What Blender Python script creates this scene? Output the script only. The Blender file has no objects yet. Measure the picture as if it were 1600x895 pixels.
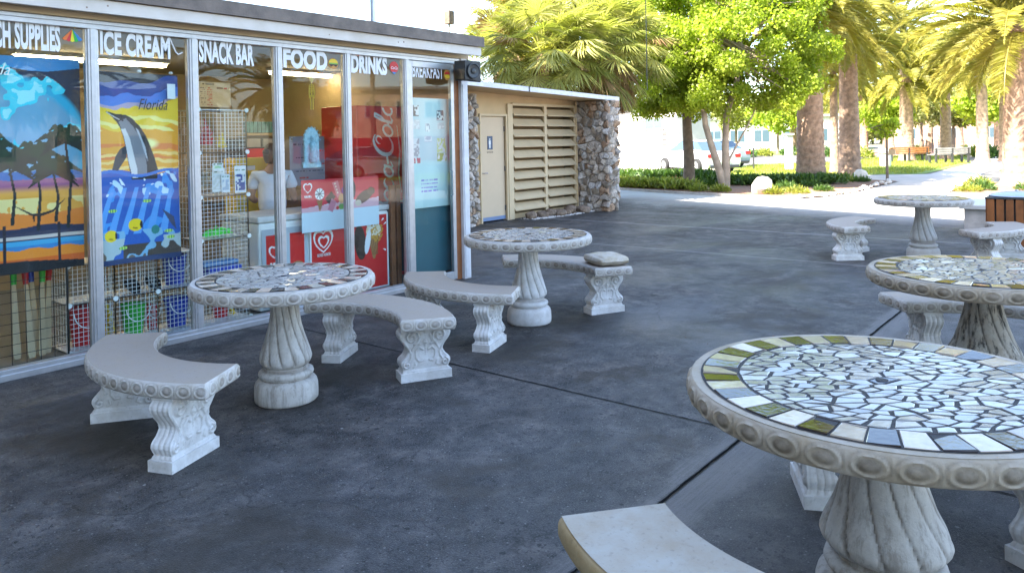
import bpy, math, random
import numpy as np
from mathutils import Vector, Matrix
from mathutils.geometry import tessellate_polygon
random.seed(7); rng = np.random.default_rng(7)
PI = math.pi; R = math.radians
S = bpy.context.scene; COL = S.collection
# ------------------------------------------------------------------ camera
YAW, PIT, ROLL, HC = 0.6843, 0.0076, -0.0200, 1.541
fw = Vector((math.cos(YAW)*math.cos(PIT), math.sin(YAW)*math.cos(PIT), -math.sin(PIT)))
rt = Vector((math.sin(YAW), -math.cos(YAW), 0)); up = rt.cross(fw)
r2 = math.cos(ROLL)*rt + math.sin(ROLL)*up; u2 = -math.sin(ROLL)*rt + math.cos(ROLL)*up
cd = bpy.data.cameras.new('camera'); cam = bpy.data.objects.new('camera', cd); COL.objects.link(cam)
cam.matrix_world = Matrix(((r2.x, u2.x, -fw.x, 0), (r2.y, u2.y, -fw.y, 0), (r2.z, u2.z, -fw.z, HC), (0, 0, 0, 1)))
cd.sensor_width = 36; cd.lens = 1182.39/1600*36; cd.shift_y = -(447.5-230.9)/1600; cd.clip_start = 0.05; cd.clip_end = 2000
S.camera = cam
# ------------------------------------------------------------------ light
SUN_AZ, SUN_EL = R(-20), R(48)          # azimuth the light travels towards, elevation
W = bpy.data.worlds.new('World'); S.world = W; W.use_nodes = True
nt = W.node_tree; nt.nodes.clear()
wo = nt.nodes.new('ShaderNodeOutputWorld'); bg = nt.nodes.new('ShaderNodeBackground'); sk = nt.nodes.new('ShaderNodeTexSky')
sk.sky_type = 'NISHITA'; sk.sun_disc = False; sk.sun_elevation = SUN_EL
_src = (-math.cos(SUN_AZ), -math.sin(SUN_AZ))      # horizontal direction towards the sun
sk.sun_rotation = math.atan2(_src[0], _src[1])
sk.air_density = 1.0; sk.dust_density = 1.0; sk.ozone_density = 1.2
bg.inputs[1].default_value = 0.15
nt.links.new(sk.outputs[0], bg.inputs[0]); nt.links.new(bg.outputs[0], wo.inputs[0])
sd = bpy.data.lights.new('sun', 'SUN'); sd.energy = 5.0; sd.angle = R(0.5); sd.color = (1, .93, .82)
so = bpy.data.objects.new('sun', sd); COL.objects.link(so)
ld = Vector((math.cos(SUN_AZ)*math.cos(SUN_EL), math.sin(SUN_AZ)*math.cos(SUN_EL), -math.sin(SUN_EL)))
so.rotation_euler = ld.to_track_quat('-Z', 'Y').to_euler(); so.location = (0, 0, 40)
S.view_settings.view_transform = 'Standard'; S.view_settings.look = 'None'
S.view_settings.exposure = 2.75; S.view_settings.gamma = 1.0
S.render.engine = 'CYCLES'
# ------------------------------------------------------------------ materials
def newmat(name):
    m = bpy.data.materials.new(name); m.use_nodes = True; t = m.node_tree; b = t.nodes['Principled BSDF']
    return m, t, b
def N(t, kind, **kw):
    n = t.nodes.new(kind)
    for k, v in kw.items():
        if k.startswith('i_'): n.inputs[k[2:]].default_value = v
        else: setattr(n, k, v)
    return n
def noise(t, scale, detail=5, rough=.55, vec=None, dist=0):
    n = N(t, 'ShaderNodeTexNoise'); n.inputs['Scale'].default_value = scale; n.inputs['Detail'].default_value = detail
    n.inputs['Roughness'].default_value = rough; n.inputs['Distortion'].default_value = dist
    if vec is not None: t.links.new(vec, n.inputs['Vector'])
    return n.outputs['Fac']
def ramp(t, src, stops):
    r = N(t, 'ShaderNodeValToRGB'); e = r.color_ramp.elements
    while len(e) > 1: e.remove(e[-1])
    e[0].position = stops[0][0]; e[0].color = c4(stops[0][1])
    for p, c in stops[1:]:
        x = e.new(p); x.color = c4(c)
    t.links.new(src, r.inputs[0]); return r.outputs[0]
def c4(c):
    if isinstance(c, (int, float)): return (c, c, c, 1)
    return (c[0], c[1], c[2], 1)
def mix(t, f, a, b, mode='MIX'):
    n = N(t, 'ShaderNodeMix', data_type='RGBA', blend_type=mode)
    for i, v in ((0, f), (6, a), (7, b)):
        if hasattr(v, 'is_output'): t.links.new(v, n.inputs[i])
        elif i == 0: n.inputs[0].default_value = v
        else: n.inputs[i].default_value = c4(v)
    return n.outputs[2]
def math_(t, op, a, b=None, c=None):
    n = N(t, 'ShaderNodeMath', operation=op)
    for i, v in enumerate((a, b, c)):
        if v is None: continue
        if hasattr(v, 'is_output'): t.links.new(v, n.inputs[i])
        else: n.inputs[i].default_value = v
    return n.outputs[0]
def bump(t, b, h, strength=.3, dist=.01):
    n = N(t, 'ShaderNodeBump'); n.inputs['Strength'].default_value = strength; n.inputs['Distance'].default_value = dist
    t.links.new(h, n.inputs['Height']); t.links.new(n.outputs[0], b.inputs['Normal'])
def oc(t): return N(t, 'ShaderNodeTexCoord').outputs['Object']
def plain(name, col, rough=.6, var=.12, vs=6, bs=0, bstr=.2, metal=0, emit=None, spec=.5, attr=False, trans=0):
    m, t, b = newmat(name); v = oc(t)
    n = noise(t, vs, 6, .6, v)
    if attr:
        a = N(t, 'ShaderNodeAttribute', attribute_name='Col').outputs['Color']
    else: a = c4(col)
    f = ramp(t, n, [(.3, 1-var), (.7, 1+var*.6)])
    if hasattr(a, 'is_output'): out = mix(t, 1.0, a, f, 'MULTIPLY')
    else: out = mix(t, 1.0, col, f, 'MULTIPLY')
    t.links.new(out, b.inputs['Base Color'])
    b.inputs['Roughness'].default_value = rough; b.inputs['Metallic'].default_value = metal
    b.inputs['Specular IOR Level'].default_value = spec
    if bs: bump(t, b, noise(t, bs, 4, .6, v), bstr, .01)
    if emit:
        b.inputs['Emission Color'].default_value = c4(emit[0]); b.inputs['Emission Strength'].default_value = emit[1]
    return m
def cast_stone(name, clean, dirt_shade, amount=.6, streak=False, tan=None, rough=.75):
    """cast concrete: 'Dirt' vertex attribute marks the grooves of the relief where grime sits"""
    m, t, b = newmat(name); v = oc(t)
    a = N(t, 'ShaderNodeAttribute', attribute_name='Dirt').outputs['Fac']  # groove darkening: grime plus shade painted in to bring out the relief
    n1 = noise(t, 9, 6, .65, v); n2 = noise(t, 60, 4, .6, v)
    base = mix(t, ramp(t, n1, [(.35, 0), (.7, 1)]), clean, tuple(c*.8 for c in (tan or clean)))
    g = math_(t, 'MULTIPLY', a, ramp(t, noise(t, 14, 5, .6, v), [(.3, .25), (.6, 1)]))
    g = math_(t, 'MULTIPLY', g, amount)
    base = mix(t, g, base, dirt_shade)
    if streak:
        mp = N(t, 'ShaderNodeMapping'); mp.inputs['Scale'].default_value = (16, 16, 1.6); t.links.new(v, mp.inputs['Vector'])
        s = ramp(t, noise(t, 1.6, 6, .7, mp.outputs[0]), [(.50, 0), (.62, 1)])
        base = mix(t, math_(t, 'MULTIPLY', s, streak), base, dirt_shade)
    sp = ramp(t, n2, [(.30, .8), (.42, 1)])
    base = mix(t, 1.0, base, sp, 'MULTIPLY')
    t.links.new(base, b.inputs['Base Color']); b.inputs['Roughness'].default_value = rough
    bump(t, b, noise(t, 140, 4, .65, v), .35, .004)
    return m
def patio_mat():
    m, t, b = newmat('stained_patio_concrete')
    geo = N(t, 'ShaderNodeNewGeometry').outputs['Position']
    sx = N(t, 'ShaderNodeSeparateXYZ'); t.links.new(geo, sx.inputs[0]); X, Y = sx.outputs[0], sx.outputs[1]
    n1 = noise(t, .55, 6, .62, geo, .6); n2 = noise(t, 4.2, 9, .74, geo, .3); n3 = noise(t, 30, 5, .75, geo); n4 = noise(t, 120, 3, .7, geo)
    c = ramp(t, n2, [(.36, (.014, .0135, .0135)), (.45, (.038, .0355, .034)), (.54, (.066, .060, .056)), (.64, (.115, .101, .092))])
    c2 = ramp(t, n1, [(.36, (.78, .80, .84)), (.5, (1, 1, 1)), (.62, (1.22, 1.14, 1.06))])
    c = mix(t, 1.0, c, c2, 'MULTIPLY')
    c = mix(t, ramp(t, n3, [(.38, .85), (.45, 0)]), c, (.012, .011, .011))     # oily dark spots
    c = mix(t, ramp(t, n4, [(.53, 0), (.64, .6)]), c, (.14, .13, .125))         # pale grit
    vor = N(t, 'ShaderNodeTexVoronoi'); vor.inputs['Scale'].default_value = 3.1; t.links.new(geo, vor.inputs['Vector'])
    spot = math_(t, 'MULTIPLY', ramp(t, vor.outputs['Distance'], [(.03, 1), (.065, 0)]), ramp(t, noise(t, 9, 2, .5, geo), [(.48, 0), (.55, .8)]))
    c = mix(t, spot, c, (.012, .011, .011))                                     # gum marks
    def specks(scale, r0, r1, thr, col, st):
        nonlocal c
        vv = N(t, 'ShaderNodeTexVoronoi'); vv.inputs['Scale'].default_value = scale; t.links.new(geo, vv.inputs['Vector'])
        sx2 = N(t, 'ShaderNodeSeparateColor'); t.links.new(vv.outputs['Color'], sx2.inputs[0])
        m_ = math_(t, 'MULTIPLY', ramp(t, vv.outputs['Distance'], [(r0, st), (r1, 0)]), math_(t, 'GREATER_THAN', sx2.outputs[0], thr))
        c = mix(t, m_, c, col)
    specks(13, .10, .17, .55, (.010, .0095, .009), .9); specks(32, .16, .26, .62, (.012, .011, .011), .8); specks(45, .14, .22, .78, (.20, .19, .18), .8); specks(6, .05, .075, .6, (.010, .009, .009), .95); specks(5, .03, .05, .82, (.30, .29, .28), .8)
    def stain(px, py, rx, ry, col, st):
        nonlocal c
        mp = N(t, 'ShaderNodeMapping'); mp.inputs['Location'].default_value = (-px/rx, -py/ry, 0); mp.inputs['Scale'].default_value = (1/rx, 1/ry, 0); t.links.new(geo, mp.inputs['Vector'])
        ln = N(t, 'ShaderNodeVectorMath', operation='LENGTH'); t.links.new(mp.outputs[0], ln.inputs[0])
        d = math_(t, 'ADD', ln.outputs['Value'], math_(t, 'MULTIPLY', math_(t, 'SUBTRACT', noise(t, 5, 6, .7, geo), .5), 2.2))
        c = mix(t, ramp(t, d, [(.45, st), (.95, 0)]), c, col)
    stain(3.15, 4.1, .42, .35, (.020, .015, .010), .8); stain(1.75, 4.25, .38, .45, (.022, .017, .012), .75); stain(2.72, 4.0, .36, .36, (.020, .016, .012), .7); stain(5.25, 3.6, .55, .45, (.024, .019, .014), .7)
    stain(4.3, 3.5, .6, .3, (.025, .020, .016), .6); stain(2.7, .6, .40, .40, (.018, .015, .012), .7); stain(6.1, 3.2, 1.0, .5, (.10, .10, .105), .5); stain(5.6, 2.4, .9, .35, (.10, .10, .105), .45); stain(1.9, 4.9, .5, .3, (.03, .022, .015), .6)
    # brown damp patches
    c = mix(t, ramp(t, noise(t, 1.1, 5, .6, geo, 1.2), [(.54, 0), (.64, .7)]), c, (.030, .022, .014))
    c = mix(t, ramp(t, noise(t, .9, 6, .7, geo, 2.0), [(.57, 0), (.66, .4)]), c, (.085, .082, .082))
    vc = N(t, 'ShaderNodeTexVoronoi', feature='DISTANCE_TO_EDGE'); vc.inputs['Scale'].default_value = .42; dv = N(t, 'ShaderNodeVectorMath', operation='ADD'); nv = N(t, 'ShaderNodeTexNoise'); nv.inputs['Scale'].default_value = 1.6; nv.inputs['Detail'].default_value = 5; t.links.new(geo, nv.inputs['Vector']); t.links.new(geo, dv.inputs[0]); t.links.new(nv.outputs['Color'], dv.inputs[1]); t.links.new(dv.outputs[0], vc.inputs['Vector'])
    ck = math_(t, 'MULTIPLY', ramp(t, vc.outputs['Distance'], [(.0016, 1), (.0035, 0)]), ramp(t, noise(t, .35, 2, .5, geo), [(.46, 0), (.52, .8)]))
    c = mix(t, ck, c, (.010, .009, .008))
    # pale brushed band beside the long seam
    wob = math_(t, 'MULTIPLY', math_(t, 'SUBTRACT', noise(t, 1.7, 4, .7, geo), .5), .5)
    dy = math_(t, 'ABSOLUTE', math_(t, 'SUBTRACT', math_(t, 'ADD', Y, math_(t, 'MULTIPLY', wob, .55)), 1.50))
    br = N(t, 'ShaderNodeMapping'); br.inputs['Scale'].default_value = (2.0, 60, 1); t.links.new(geo, br.inputs['Vector'])
    brf = ramp(t, noise(t, 1.5, 3, .6, br.outputs[0]), [(.3, .35), (.6, .8)])
    band = math_(t, 'MULTIPLY', ramp(t, dy, [(.10, 1), (.17, 0)]), brf)
    c = mix(t, band, c, (.15, .138, .13))
    # wide paler walkway between seam and next slab
    wk = math_(t, 'MULTIPLY', ramp(t, math_(t, 'ABSOLUTE', math_(t, 'SUBTRACT', Y, .75)), [(.76, .5), (.80, 0)]), ramp(t, X, [(0, 0), (.01, 1)]))
    c = mix(t, math_(t, 'MULTIPLY', wk, .45), c, (.12, .11, .105))
    # joints: dark sawn seams and pale filled ones (thin lines of real width)
    w2 = math_(t, 'MULTIPLY', math_(t, 'SUBTRACT', noise(t, 30, 3, .6, geo), .5), .012)
    def line(co, at, half, col, s=1.0):
        nonlocal c
        d = math_(t, 'ABSOLUTE', math_(t, 'SUBTRACT', math_(t, 'ADD', co, w2), at))
        c = mix(t, ramp(t, math_(t, 'DIVIDE', d, half*2), [(.40, s), (.5, 0)]), c, col)
        return d
    d1 = line(Y, 1.5565, .018, (.02, .019, .018), .7); d2 = line(X, 3.80, .009, (.006, .006, .006))
    line(X, 9.50, .022, (.22, .21, .20), .75); line(X, 12.15, .03, (.26, .25, .25), .7); line(X, 15.0, .02, (.18, .17, .17), .5)
    line(Y, -1.9, .012, (.006, .006, .006)); line(X, -2.2, .009, (.006, .006, .006))
    # fine crack
    # bleached concrete plus sunlight painted in, lightening along the patio's shadow edge
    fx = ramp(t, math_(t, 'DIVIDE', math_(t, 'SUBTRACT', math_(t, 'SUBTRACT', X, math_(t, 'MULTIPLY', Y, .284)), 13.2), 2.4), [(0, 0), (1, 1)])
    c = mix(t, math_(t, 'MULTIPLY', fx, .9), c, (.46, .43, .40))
    t.links.new(c, b.inputs['Base Color'])
    t.links.new(ramp(t, n1, [(.38, .45), (.62, .75)]), b.inputs['Roughness']); b.inputs['Specular IOR Level'].default_value = .36
    h = math_(t, 'ADD', math_(t, 'MULTIPLY', n3, .6), math_(t, 'MULTIPLY', n4, .5))
    bump(t, b, h, .8, .010)
    return m
def glass_mat(name, ior=1.5, tint=(.93, .97, .96)):
    m = bpy.data.materials.new(name); m.use_nodes = True; t = m.node_tree; t.nodes.clear()
    o = N(t, 'ShaderNodeOutputMaterial'); tr = N(t, 'ShaderNodeBsdfTransparent'); gl = N(t, 'ShaderNodeBsdfGlossy')
    fr = N(t, 'ShaderNodeFresnel'); fr.inputs[0].default_value = ior; gl.inputs['Roughness'].default_value = .004
    tr.inputs[0].default_value = c4(tint)
    bn = N(t, 'ShaderNodeBump'); bn.inputs['Strength'].default_value = .05; bn.inputs['Distance'].default_value = .01
    t.links.new(noise(t, 1.3, 2, .5, oc(t)), bn.inputs['Height']); t.links.new(bn.outputs[0], gl.inputs['Normal'])
    bf = N(t, 'ShaderNodeNewGeometry').outputs['Backfacing']
    mx = N(t, 'ShaderNodeMixShader'); t.links.new(math_(t, 'MULTIPLY', fr.outputs[0], math_(t, 'SUBTRACT', 1.0, bf)), mx.inputs[0]); t.links.new(tr.outputs[0], mx.inputs[1]); t.links.new(gl.outputs[0], mx.inputs[2])
    t.links.new(mx.outputs[0], o.inputs[0]); return m
def leaf_mat(name, c1, c2, trans=.45, rough=.5, vs=1.2):
    m = bpy.data.materials.new(name); m.use_nodes = True; t = m.node_tree; t.nodes.clear()
    o = N(t, 'ShaderNodeOutputMaterial'); b = N(t, 'ShaderNodeBsdfPrincipled'); tl = N(t, 'ShaderNodeBsdfTranslucent')
    a = N(t, 'ShaderNodeAttribute', attribute_name='Col').outputs['Fac']
    f = math_(t, 'ADD', math_(t, 'MULTIPLY', a, .7), math_(t, 'MULTIPLY', noise(t, vs, 3, .5, oc(t)), .3))
    c = ramp(t, f, [(.15, c1), (.85, c2)])
    t.links.new(c, b.inputs['Base Color']); b.inputs['Roughness'].default_value = rough
    t.links.new(mix(t, 1.0, c, (1.15, 1.3, .5), 'MULTIPLY'), tl.inputs[0])
    mx = N(t, 'ShaderNodeMixShader'); mx.inputs[0].default_value = trans
    t.links.new(b.outputs[0], mx.inputs[1]); t.links.new(tl.outputs[0], mx.inputs[2]); t.links.new(mx.outputs[0], o.inputs[0])
    return m
MT = {}
MT['alu'] = plain('weathered_aluminium', (.46, .45, .45), .38, .12, 14, 0, metal=.55)
MT['alu_white'] = plain('painted_frame_metal', (.62, .60, .60), .45, .12, 10)
MT['beige'] = plain('beige_paint', (.56, .385, .20), .6, .10, 3, 90, .15)
MT['beige_light'] = plain('pale_beige_paint', (.60, .45, .27), .55, .08, 3)
MT['door_paint'] = plain('door_beige_paint', (.58, .43, .28), .5, .06, 2)
def fascia_mat():
    m, t, b = newmat('white_fascia_with_rust_spots'); v = oc(t)
    vor = N(t, 'ShaderNodeTexVoronoi'); vor.inputs['Scale'].default_value = 5.5; t.links.new(v, vor.inputs['Vector'])
    s = ramp(t, math_(t, 'ADD', vor.outputs['Distance'], math_(t, 'MULTIPLY', noise(t, 60, 3, .6, v), .05)), [(.06, 1), (.085, 0)])
    base = mix(t, ramp(t, noise(t, 3, 5, .6, v), [(.4, 0), (.7, 1)]), (.64, .57, .50), (.54, .46, .38))
    t.links.new(mix(t, s, base, (.16, .07, .02)), b.inputs['Base Color']); b.inputs['Roughness'].default_value = .5
    return m
MT['fascia'] = fascia_mat()
MT['roofcap'] = plain('dark_roof_flashing', (.16, .12, .095), .6, .45, 5, 60, .3)
MT['roofgrey'] = plain('grey_roof_felt', (.22, .21, .20), .8, .25, 4, 60, .3)
MT['black'] = plain('black_plastic', (.015, .015, .017), .4, .1)
MT['darkmetal'] = plain('dark_metal', (.06, .06, .06), .45, .2, metal=.4)
MT['white'] = plain('white_paint', (.78, .78, .78), .45, .05)
MT['whitewire'] = plain('white_coated_wire', (.62, .63, .64), .4, .03)
MT['red'] = plain('red_plastic', (.55, .012, .012), .35, .08)
MT['green'] = plain('green_plastic', (.03, .42, .03), .35, .1)
MT['blue'] = plain('blue_plastic', (.012, .04, .38), .35, .1)
MT['yellow'] = plain('yellow_plastic', (.75, .50, .01), .4, .1)
MT['paper'] = plain('white_paper', (.72, .74, .76), .7, .03)
MT['print'] = plain('printed_cloth', (1, 1, 1), .75, .06, 3, attr=True)
MT['printg'] = plain('printed_gloss_sheet', (1, 1, 1), .35, .03, 3, attr=True)
MT['glass'] = glass_mat('window_glass')
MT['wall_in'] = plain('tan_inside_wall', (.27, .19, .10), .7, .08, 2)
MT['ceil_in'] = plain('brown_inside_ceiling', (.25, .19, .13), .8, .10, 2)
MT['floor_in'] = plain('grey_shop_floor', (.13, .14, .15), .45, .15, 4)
MT['wood'] = plain('pale_wood', (.50, .37, .22), .55, .2, 9)
MT['wood_brown'] = plain('orange_brown_wood', (.25, .085, .022), .5, .35, 7, 40, .2)
MT['tube'] = plain('fluorescent_tube', (1, .95, .8), .4, 0, emit=((1, .80, .48), 7.0))
MT['stone'] = cast_stone('pale_cast_stone', (.60, .57, .53), (.16, .12, .09), .7, tan=(.58, .52, .46))
MT['stone_white'] = cast_stone('whitewashed_cast_stone', (.72, .70, .68), (.26, .22, .19), .62, tan=(.64, .59, .54))
MT['stone_ped'] = cast_stone('stained_pedestal_stone', (.60, .56, .51), (.13, .095, .065), .75, streak=.42, tan=(.55, .49, .42))
MT['stone_ped_dirty'] = cast_stone('mildewed_pedestal_stone', (.48, .44, .38), (.028, .022, .017), .85, streak=.95, tan=(.45, .36, .26))
MT['rim'] = cast_stone('tan_cast_stone_rim', (.44, .37, .29), (.09, .065, .04), .75, tan=(.40, .31, .20))
MT['rim_pale'] = cast_stone('pale_cast_stone_rim', (.55, .51, .47), (.16, .12, .09), .7, tan=(.50, .44, .36))
MT['seat_top'] = cast_stone('worn_seat_surface', (.33, .275, .225), (.1, .08, .06), .3, tan=(.42, .34, .26))
MT['seat_smooth'] = cast_stone('smooth_cream_cast_stone', (.42, .385, .33), (.1, .08, .06), .3, tan=(.46, .38, .28))
MT['seat_side_tan'] = cast_stone('yellowed_cast_stone_edge', (.44, .33, .18), (.1, .07, .03), .3, tan=(.36, .24, .10))
MT['grout'] = plain('dark_grout', (.024, .018, .015), .7, .2, 30, 200, .3)
def tile_mat():
    m, t, b = newmat('glazed_mosaic_tile'); v = oc(t)
    a = N(t, 'ShaderNodeAttribute', attribute_name='Col').outputs['Color']
    t.links.new(mix(t, 1.0, a, ramp(t, noise(t, 25, 4, .6, v), [(.3, .78), (.7, 1.05)]), 'MULTIPLY'), b.inputs['Base Color'])
    b.inputs['Roughness'].default_value = .10; b.inputs['Specular IOR Level'].default_value = .42
    bump(t, b, noise(t, 45, 2, .5, v), .22, .003); return m
MT['tile'] = tile_mat()
MT['rubble'] = plain('rubble_stone', (1, 1, 1), .9, .45, 22, 55, 1.0, attr=True)
MT['mortar'] = plain('mortar', (.30, .26, .22), .9, .3, 12, 60, .6)
MT['bark'] = plain('grey_brown_bark', (.20, .15, .11), .9, .4, 6, 18, .9)
MT['bark_pale'] = plain('pale_smooth_bark', (.36, .28, .21), .8, .3, 4, 20, .5)
MT['palmbark'] = plain('palm_bark', (.33, .22, .15), .95, .45, 7, 14, 1.0)
MT['leaf_maple'] = leaf_mat('fresh_green_leaf', (.16, .22, .018), (.42, .48, .06), .58)
MT['leaf_fan'] = leaf_mat('fan_palm_leaf', (.17, .19, .045), (.52, .48, .18), .45)
MT['leaf_dead'] = leaf_mat('dead_palm_leaf', (.13, .07, .03), (.33, .20, .09), .25)
MT['leaf_date'] = leaf_mat('date_palm_leaf', (.12, .13, .02), (.40, .34, .07), .4)
MT['leaf_dark'] = leaf_mat('dark_groundcover_leaf', (.03, .07, .012), (.10, .18, .03), .35)
MT['leaf_lime'] = leaf_mat('yellow_green_shrub_leaf', (.13, .17, .02), (.34, .33, .06), .4)
MT['leaf_far'] = leaf_mat('distant_foliage', (.12, .14, .04), (.32, .32, .10), .35)
MT['leaf_red'] = leaf_mat('red_bromeliad_leaf', (.25, .03, .02), (.50, .10, .05), .3)
MT['mulch'] = plain('reddish_mulch', (.27, .15, .095), .95, .45, 10, 30, .9)
MT['lawn'] = plain('lawn_turf', (.17, .24, .035), .9, .35, 3, 60, .8)
MT['pavepale'] = plain('pale_concrete_path', (.50, .44, .40), .85, .15, 1.5, 80, .3)
MT['road'] = plain('worn_asphalt', (.10, .092, .09), .85, .2, 2, 120, .4)
MT['sand'] = plain('sandy_ground', (.23, .20, .16), .95, .2, .8, 30, .4)
MT['kerb'] = plain('kerb_concrete', (.42, .38, .35), .85, .25, 5, 60, .5)
MT['pink'] = plain('terracotta_paving', (.36, .18, .13), .9, .2, 2)
MT['stucco_white'] = plain('white_stucco', (.50, .48, .45), .8, .07, 3)
MT['stucco_pink'] = plain('peach_stucco', (.52, .33, .22), .8, .08, 2)
MT['carwhite'] = plain('white_car_paint', (.60, .62, .67), .15, .02, spec=.7)
MT['cardark'] = plain('dark_car_paint', (.03, .035, .05), .15, .02, spec=.7)
MT['carglass'] = plain('tinted_car_glass', (.05, .08, .10), .06, .05, spec=.9)
MT['tyre'] = plain('tyre_rubber', (.02, .02, .02), .8, .1)
MT['chrome'] = plain('bright_metal', (.6, .62, .64), .25, .05, metal=.9)
MT['lamp_red'] = plain('red_lamp_lens', (.45, .02, .02), .2, .05)
MT['skin'] = plain('skin', (.33, .17, .11), .55, .08)
MT['shirt'] = plain('pale_blue_cotton', (.66, .70, .80), .8, .1, 9)
MT['shorts'] = plain('black_cotton', (.02, .02, .025), .85, .1)
MT['hair'] = plain('dark_hair', (.02, .013, .009), .5, .3, 40)
MT['steel'] = plain('brushed_steel', (.50, .53, .58), .35, .08, metal=.6)
MT['rockm'] = plain('coral_rock', (.23, .16, .11), .95, .5, 12, 30, 1.0)
MT['rockw'] = plain('white_rock', (.62, .56, .50), .9, .2, 6, 20, .8)
MT['teal'] = plain('teal_resin', (.10, .30, .36), .35, .35, 12)
MT['gold'] = plain('yellow_resin', (.60, .42, .06), .45, .25, 12)
MT['cushion'] = cast_stone('weathered_canvas', (.50, .44, .36), (.2, .14, .07), .3, tan=(.42, .33, .20))
MT['wboard'] = plain('grey_board', (.24, .27, .33), .4, .06)
# ------------------------------------------------------------------ object helpers
BASE = {}
def tag(o, label=None, cat=None, group=None, kind=None):
    if label: o['label'] = label
    if cat: o['category'] = cat
    if group: o['group'] = group
    if kind: o['kind'] = kind
    return o
def thing(name, label, cat, loc=(0, 0, 0), group=None, rz=0):
    o = bpy.data.objects.new(name, None); o.empty_display_size = .1; COL.objects.link(o)
    o.location = loc; o.rotation_euler = (0, 0, rz); BASE[o.name] = Vector(loc); tag(o, label, cat, group); return o
class MB:
    def __init__(s): s.v = []; s.f = []; s.mi = []; s.c = None; s.m = 0
    def add(s, vs, fs):
        k = len(s.v); s.v += [tuple(p) for p in vs]; s.f += [tuple(i+k for i in f) for f in fs]; s.mi += [s.m]*len(fs); return s
    def addc(s, vs, fs, col):
        if s.c is None: s.c = []
        s.add(vs, fs); s.c += [col]*len(vs); return s
    def box(s, x0, x1, y0, y1, z0, z1):
        return s.add([(x0, y0, z0), (x1, y0, z0), (x1, y1, z0), (x0, y1, z0), (x0, y0, z1), (x1, y0, z1), (x1, y1, z1), (x0, y1, z1)],
                     [(0, 3, 2, 1), (4, 5, 6, 7), (0, 1, 5, 4), (1, 2, 6, 5), (2, 3, 7, 6), (3, 0, 4, 7)])
    def obox(s, c, ax, ay, hx, hy, z0, z1):
        c = Vector(c); ax = Vector(ax); ay = Vector(ay); P = []
        for z in (z0, z1):
            for a, b in ((-1, -1), (1, -1), (1, 1), (-1, 1)): 
                q = c+ax*hx*a+ay*hy*b; P.append((q.x, q.y, z))
        return s.add(P, [(0, 3, 2, 1), (4, 5, 6, 7), (0, 1, 5, 4), (1, 2, 6, 5), (2, 3, 7, 6), (3, 0, 4, 7)])
    def tube(s, pts, rad, n=8, caps=True):
        pts = [Vector(p) for p in pts]; rad = rad if hasattr(rad, '__len__') else [rad]*len(pts)
        vs = []; ref = Vector((.3, .2, 1)).normalized()
        for i, p in enumerate(pts):
            d = (pts[min(i+1, len(pts)-1)]-pts[max(i-1, 0)]).normalized()
            a = d.cross(ref); a = a.normalized() if a.length > 1e-4 else d.orthogonal().normalized(); b = d.cross(a)
            for k in range(n):
                t = 2*PI*k/n; vs.append(p+(a*math.cos(t)+b*math.sin(t))*rad[i])
        fs = []
        for i in range(len(pts)-1):
            for k in range(n): fs.append((i*n+k, i*n+(k+1) % n, (i+1)*n+(k+1) % n, (i+1)*n+k))
        if caps: fs.append(tuple(range(n))); fs.append(tuple((len(pts)-1)*n+k for k in reversed(range(n))))
        return s.add(vs, fs)
    def lathe(s, prof, c=(0, 0, 0), n=32, cap=True):
        vs = []; 
        for r, z in prof:
            for k in range(n): t = 2*PI*k/n; vs.append((c[0]+r*math.cos(t), c[1]+r*math.sin(t), c[2]+z))
        fs = []
        for i in range(len(prof)-1):
            for k in range(n): fs.append((i*n+k, i*n+(k+1) % n, (i+1)*n+(k+1) % n, (i+1)*n+k))
        if cap: fs.append(tuple(reversed(range(n)))); fs.append(tuple((len(prof)-1)*n+k for k in range(n)))
        return s.add(vs, fs)
    def prism(s, poly, o, ux, uz, un, t):
        """2-D polygon (a,b) -> o+a*ux+b*uz, thickness t along un"""
        o = Vector(o); ux = Vector(ux); uz = Vector(uz); un = Vector(un); n = len(poly)
        A = [o+ux*a+uz*b for a, b in poly]; B = [p+un*t for p in A]
        return s.add(A+B, [tuple(range(n)), tuple(reversed(range(n, 2*n)))]+[(i, i+n, (i+1) % n+n, (i+1) % n) for i in range(n)])
def build(name, mb, mats, parent=None, smooth=False, root=None, attr=None, loc=None, bev=0, flat1=False):
    mats = mats if isinstance(mats, (list, tuple)) else [mats]
    me = bpy.data.meshes.new(name); base = Vector((0, 0, 0))
    if parent is not None:
        r = parent
        while r.parent: r = r.parent
        base = BASE[r.name]
    elif loc is not None: base = Vector(loc)
    v = np.array(mb.v, dtype=float)-np.array(base)
    me.from_pydata(v.tolist(), [], mb.f)
    for m in mats: me.materials.append(MT[m] if isinstance(m, str) else m)
    if len(mats) > 1: me.polygons.foreach_set('material_index', mb.mi)
    if mb.c is not None:
        a = me.color_attributes.new('Col', 'FLOAT_COLOR', 'POINT')
        cc = np.ones((len(mb.v), 4)); cc[:, :3] = np.array(mb.c)[:, :3]; a.data.foreach_set('color', cc.ravel())
    if attr is not None:
        a = me.attributes.new('Dirt', 'FLOAT', 'POINT'); a.data.foreach_set('value', np.asarray(attr, dtype=float))
    if smooth:
        me.polygons.foreach_set('use_smooth', [True]*len(me.polygons))
        if smooth != 'all': me.set_sharp_from_angle(angle=R(smooth if smooth is not True else 40))
    if flat1: me.polygons.foreach_set('use_smooth', [(m == 0 and not (len(f) == 3)) for m, f in zip(mb.mi, mb.f)])
    me.update(); o = bpy.data.objects.new(name, me); COL.objects.link(o)
    if parent is not None: o.parent = parent
    elif loc is not None: o.location = base
    if bev:
        b = o.modifiers.new('bevel', 'BEVEL'); b.width = bev; b.segments = 2; b.limit_method = 'ANGLE'
    return o
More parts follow.
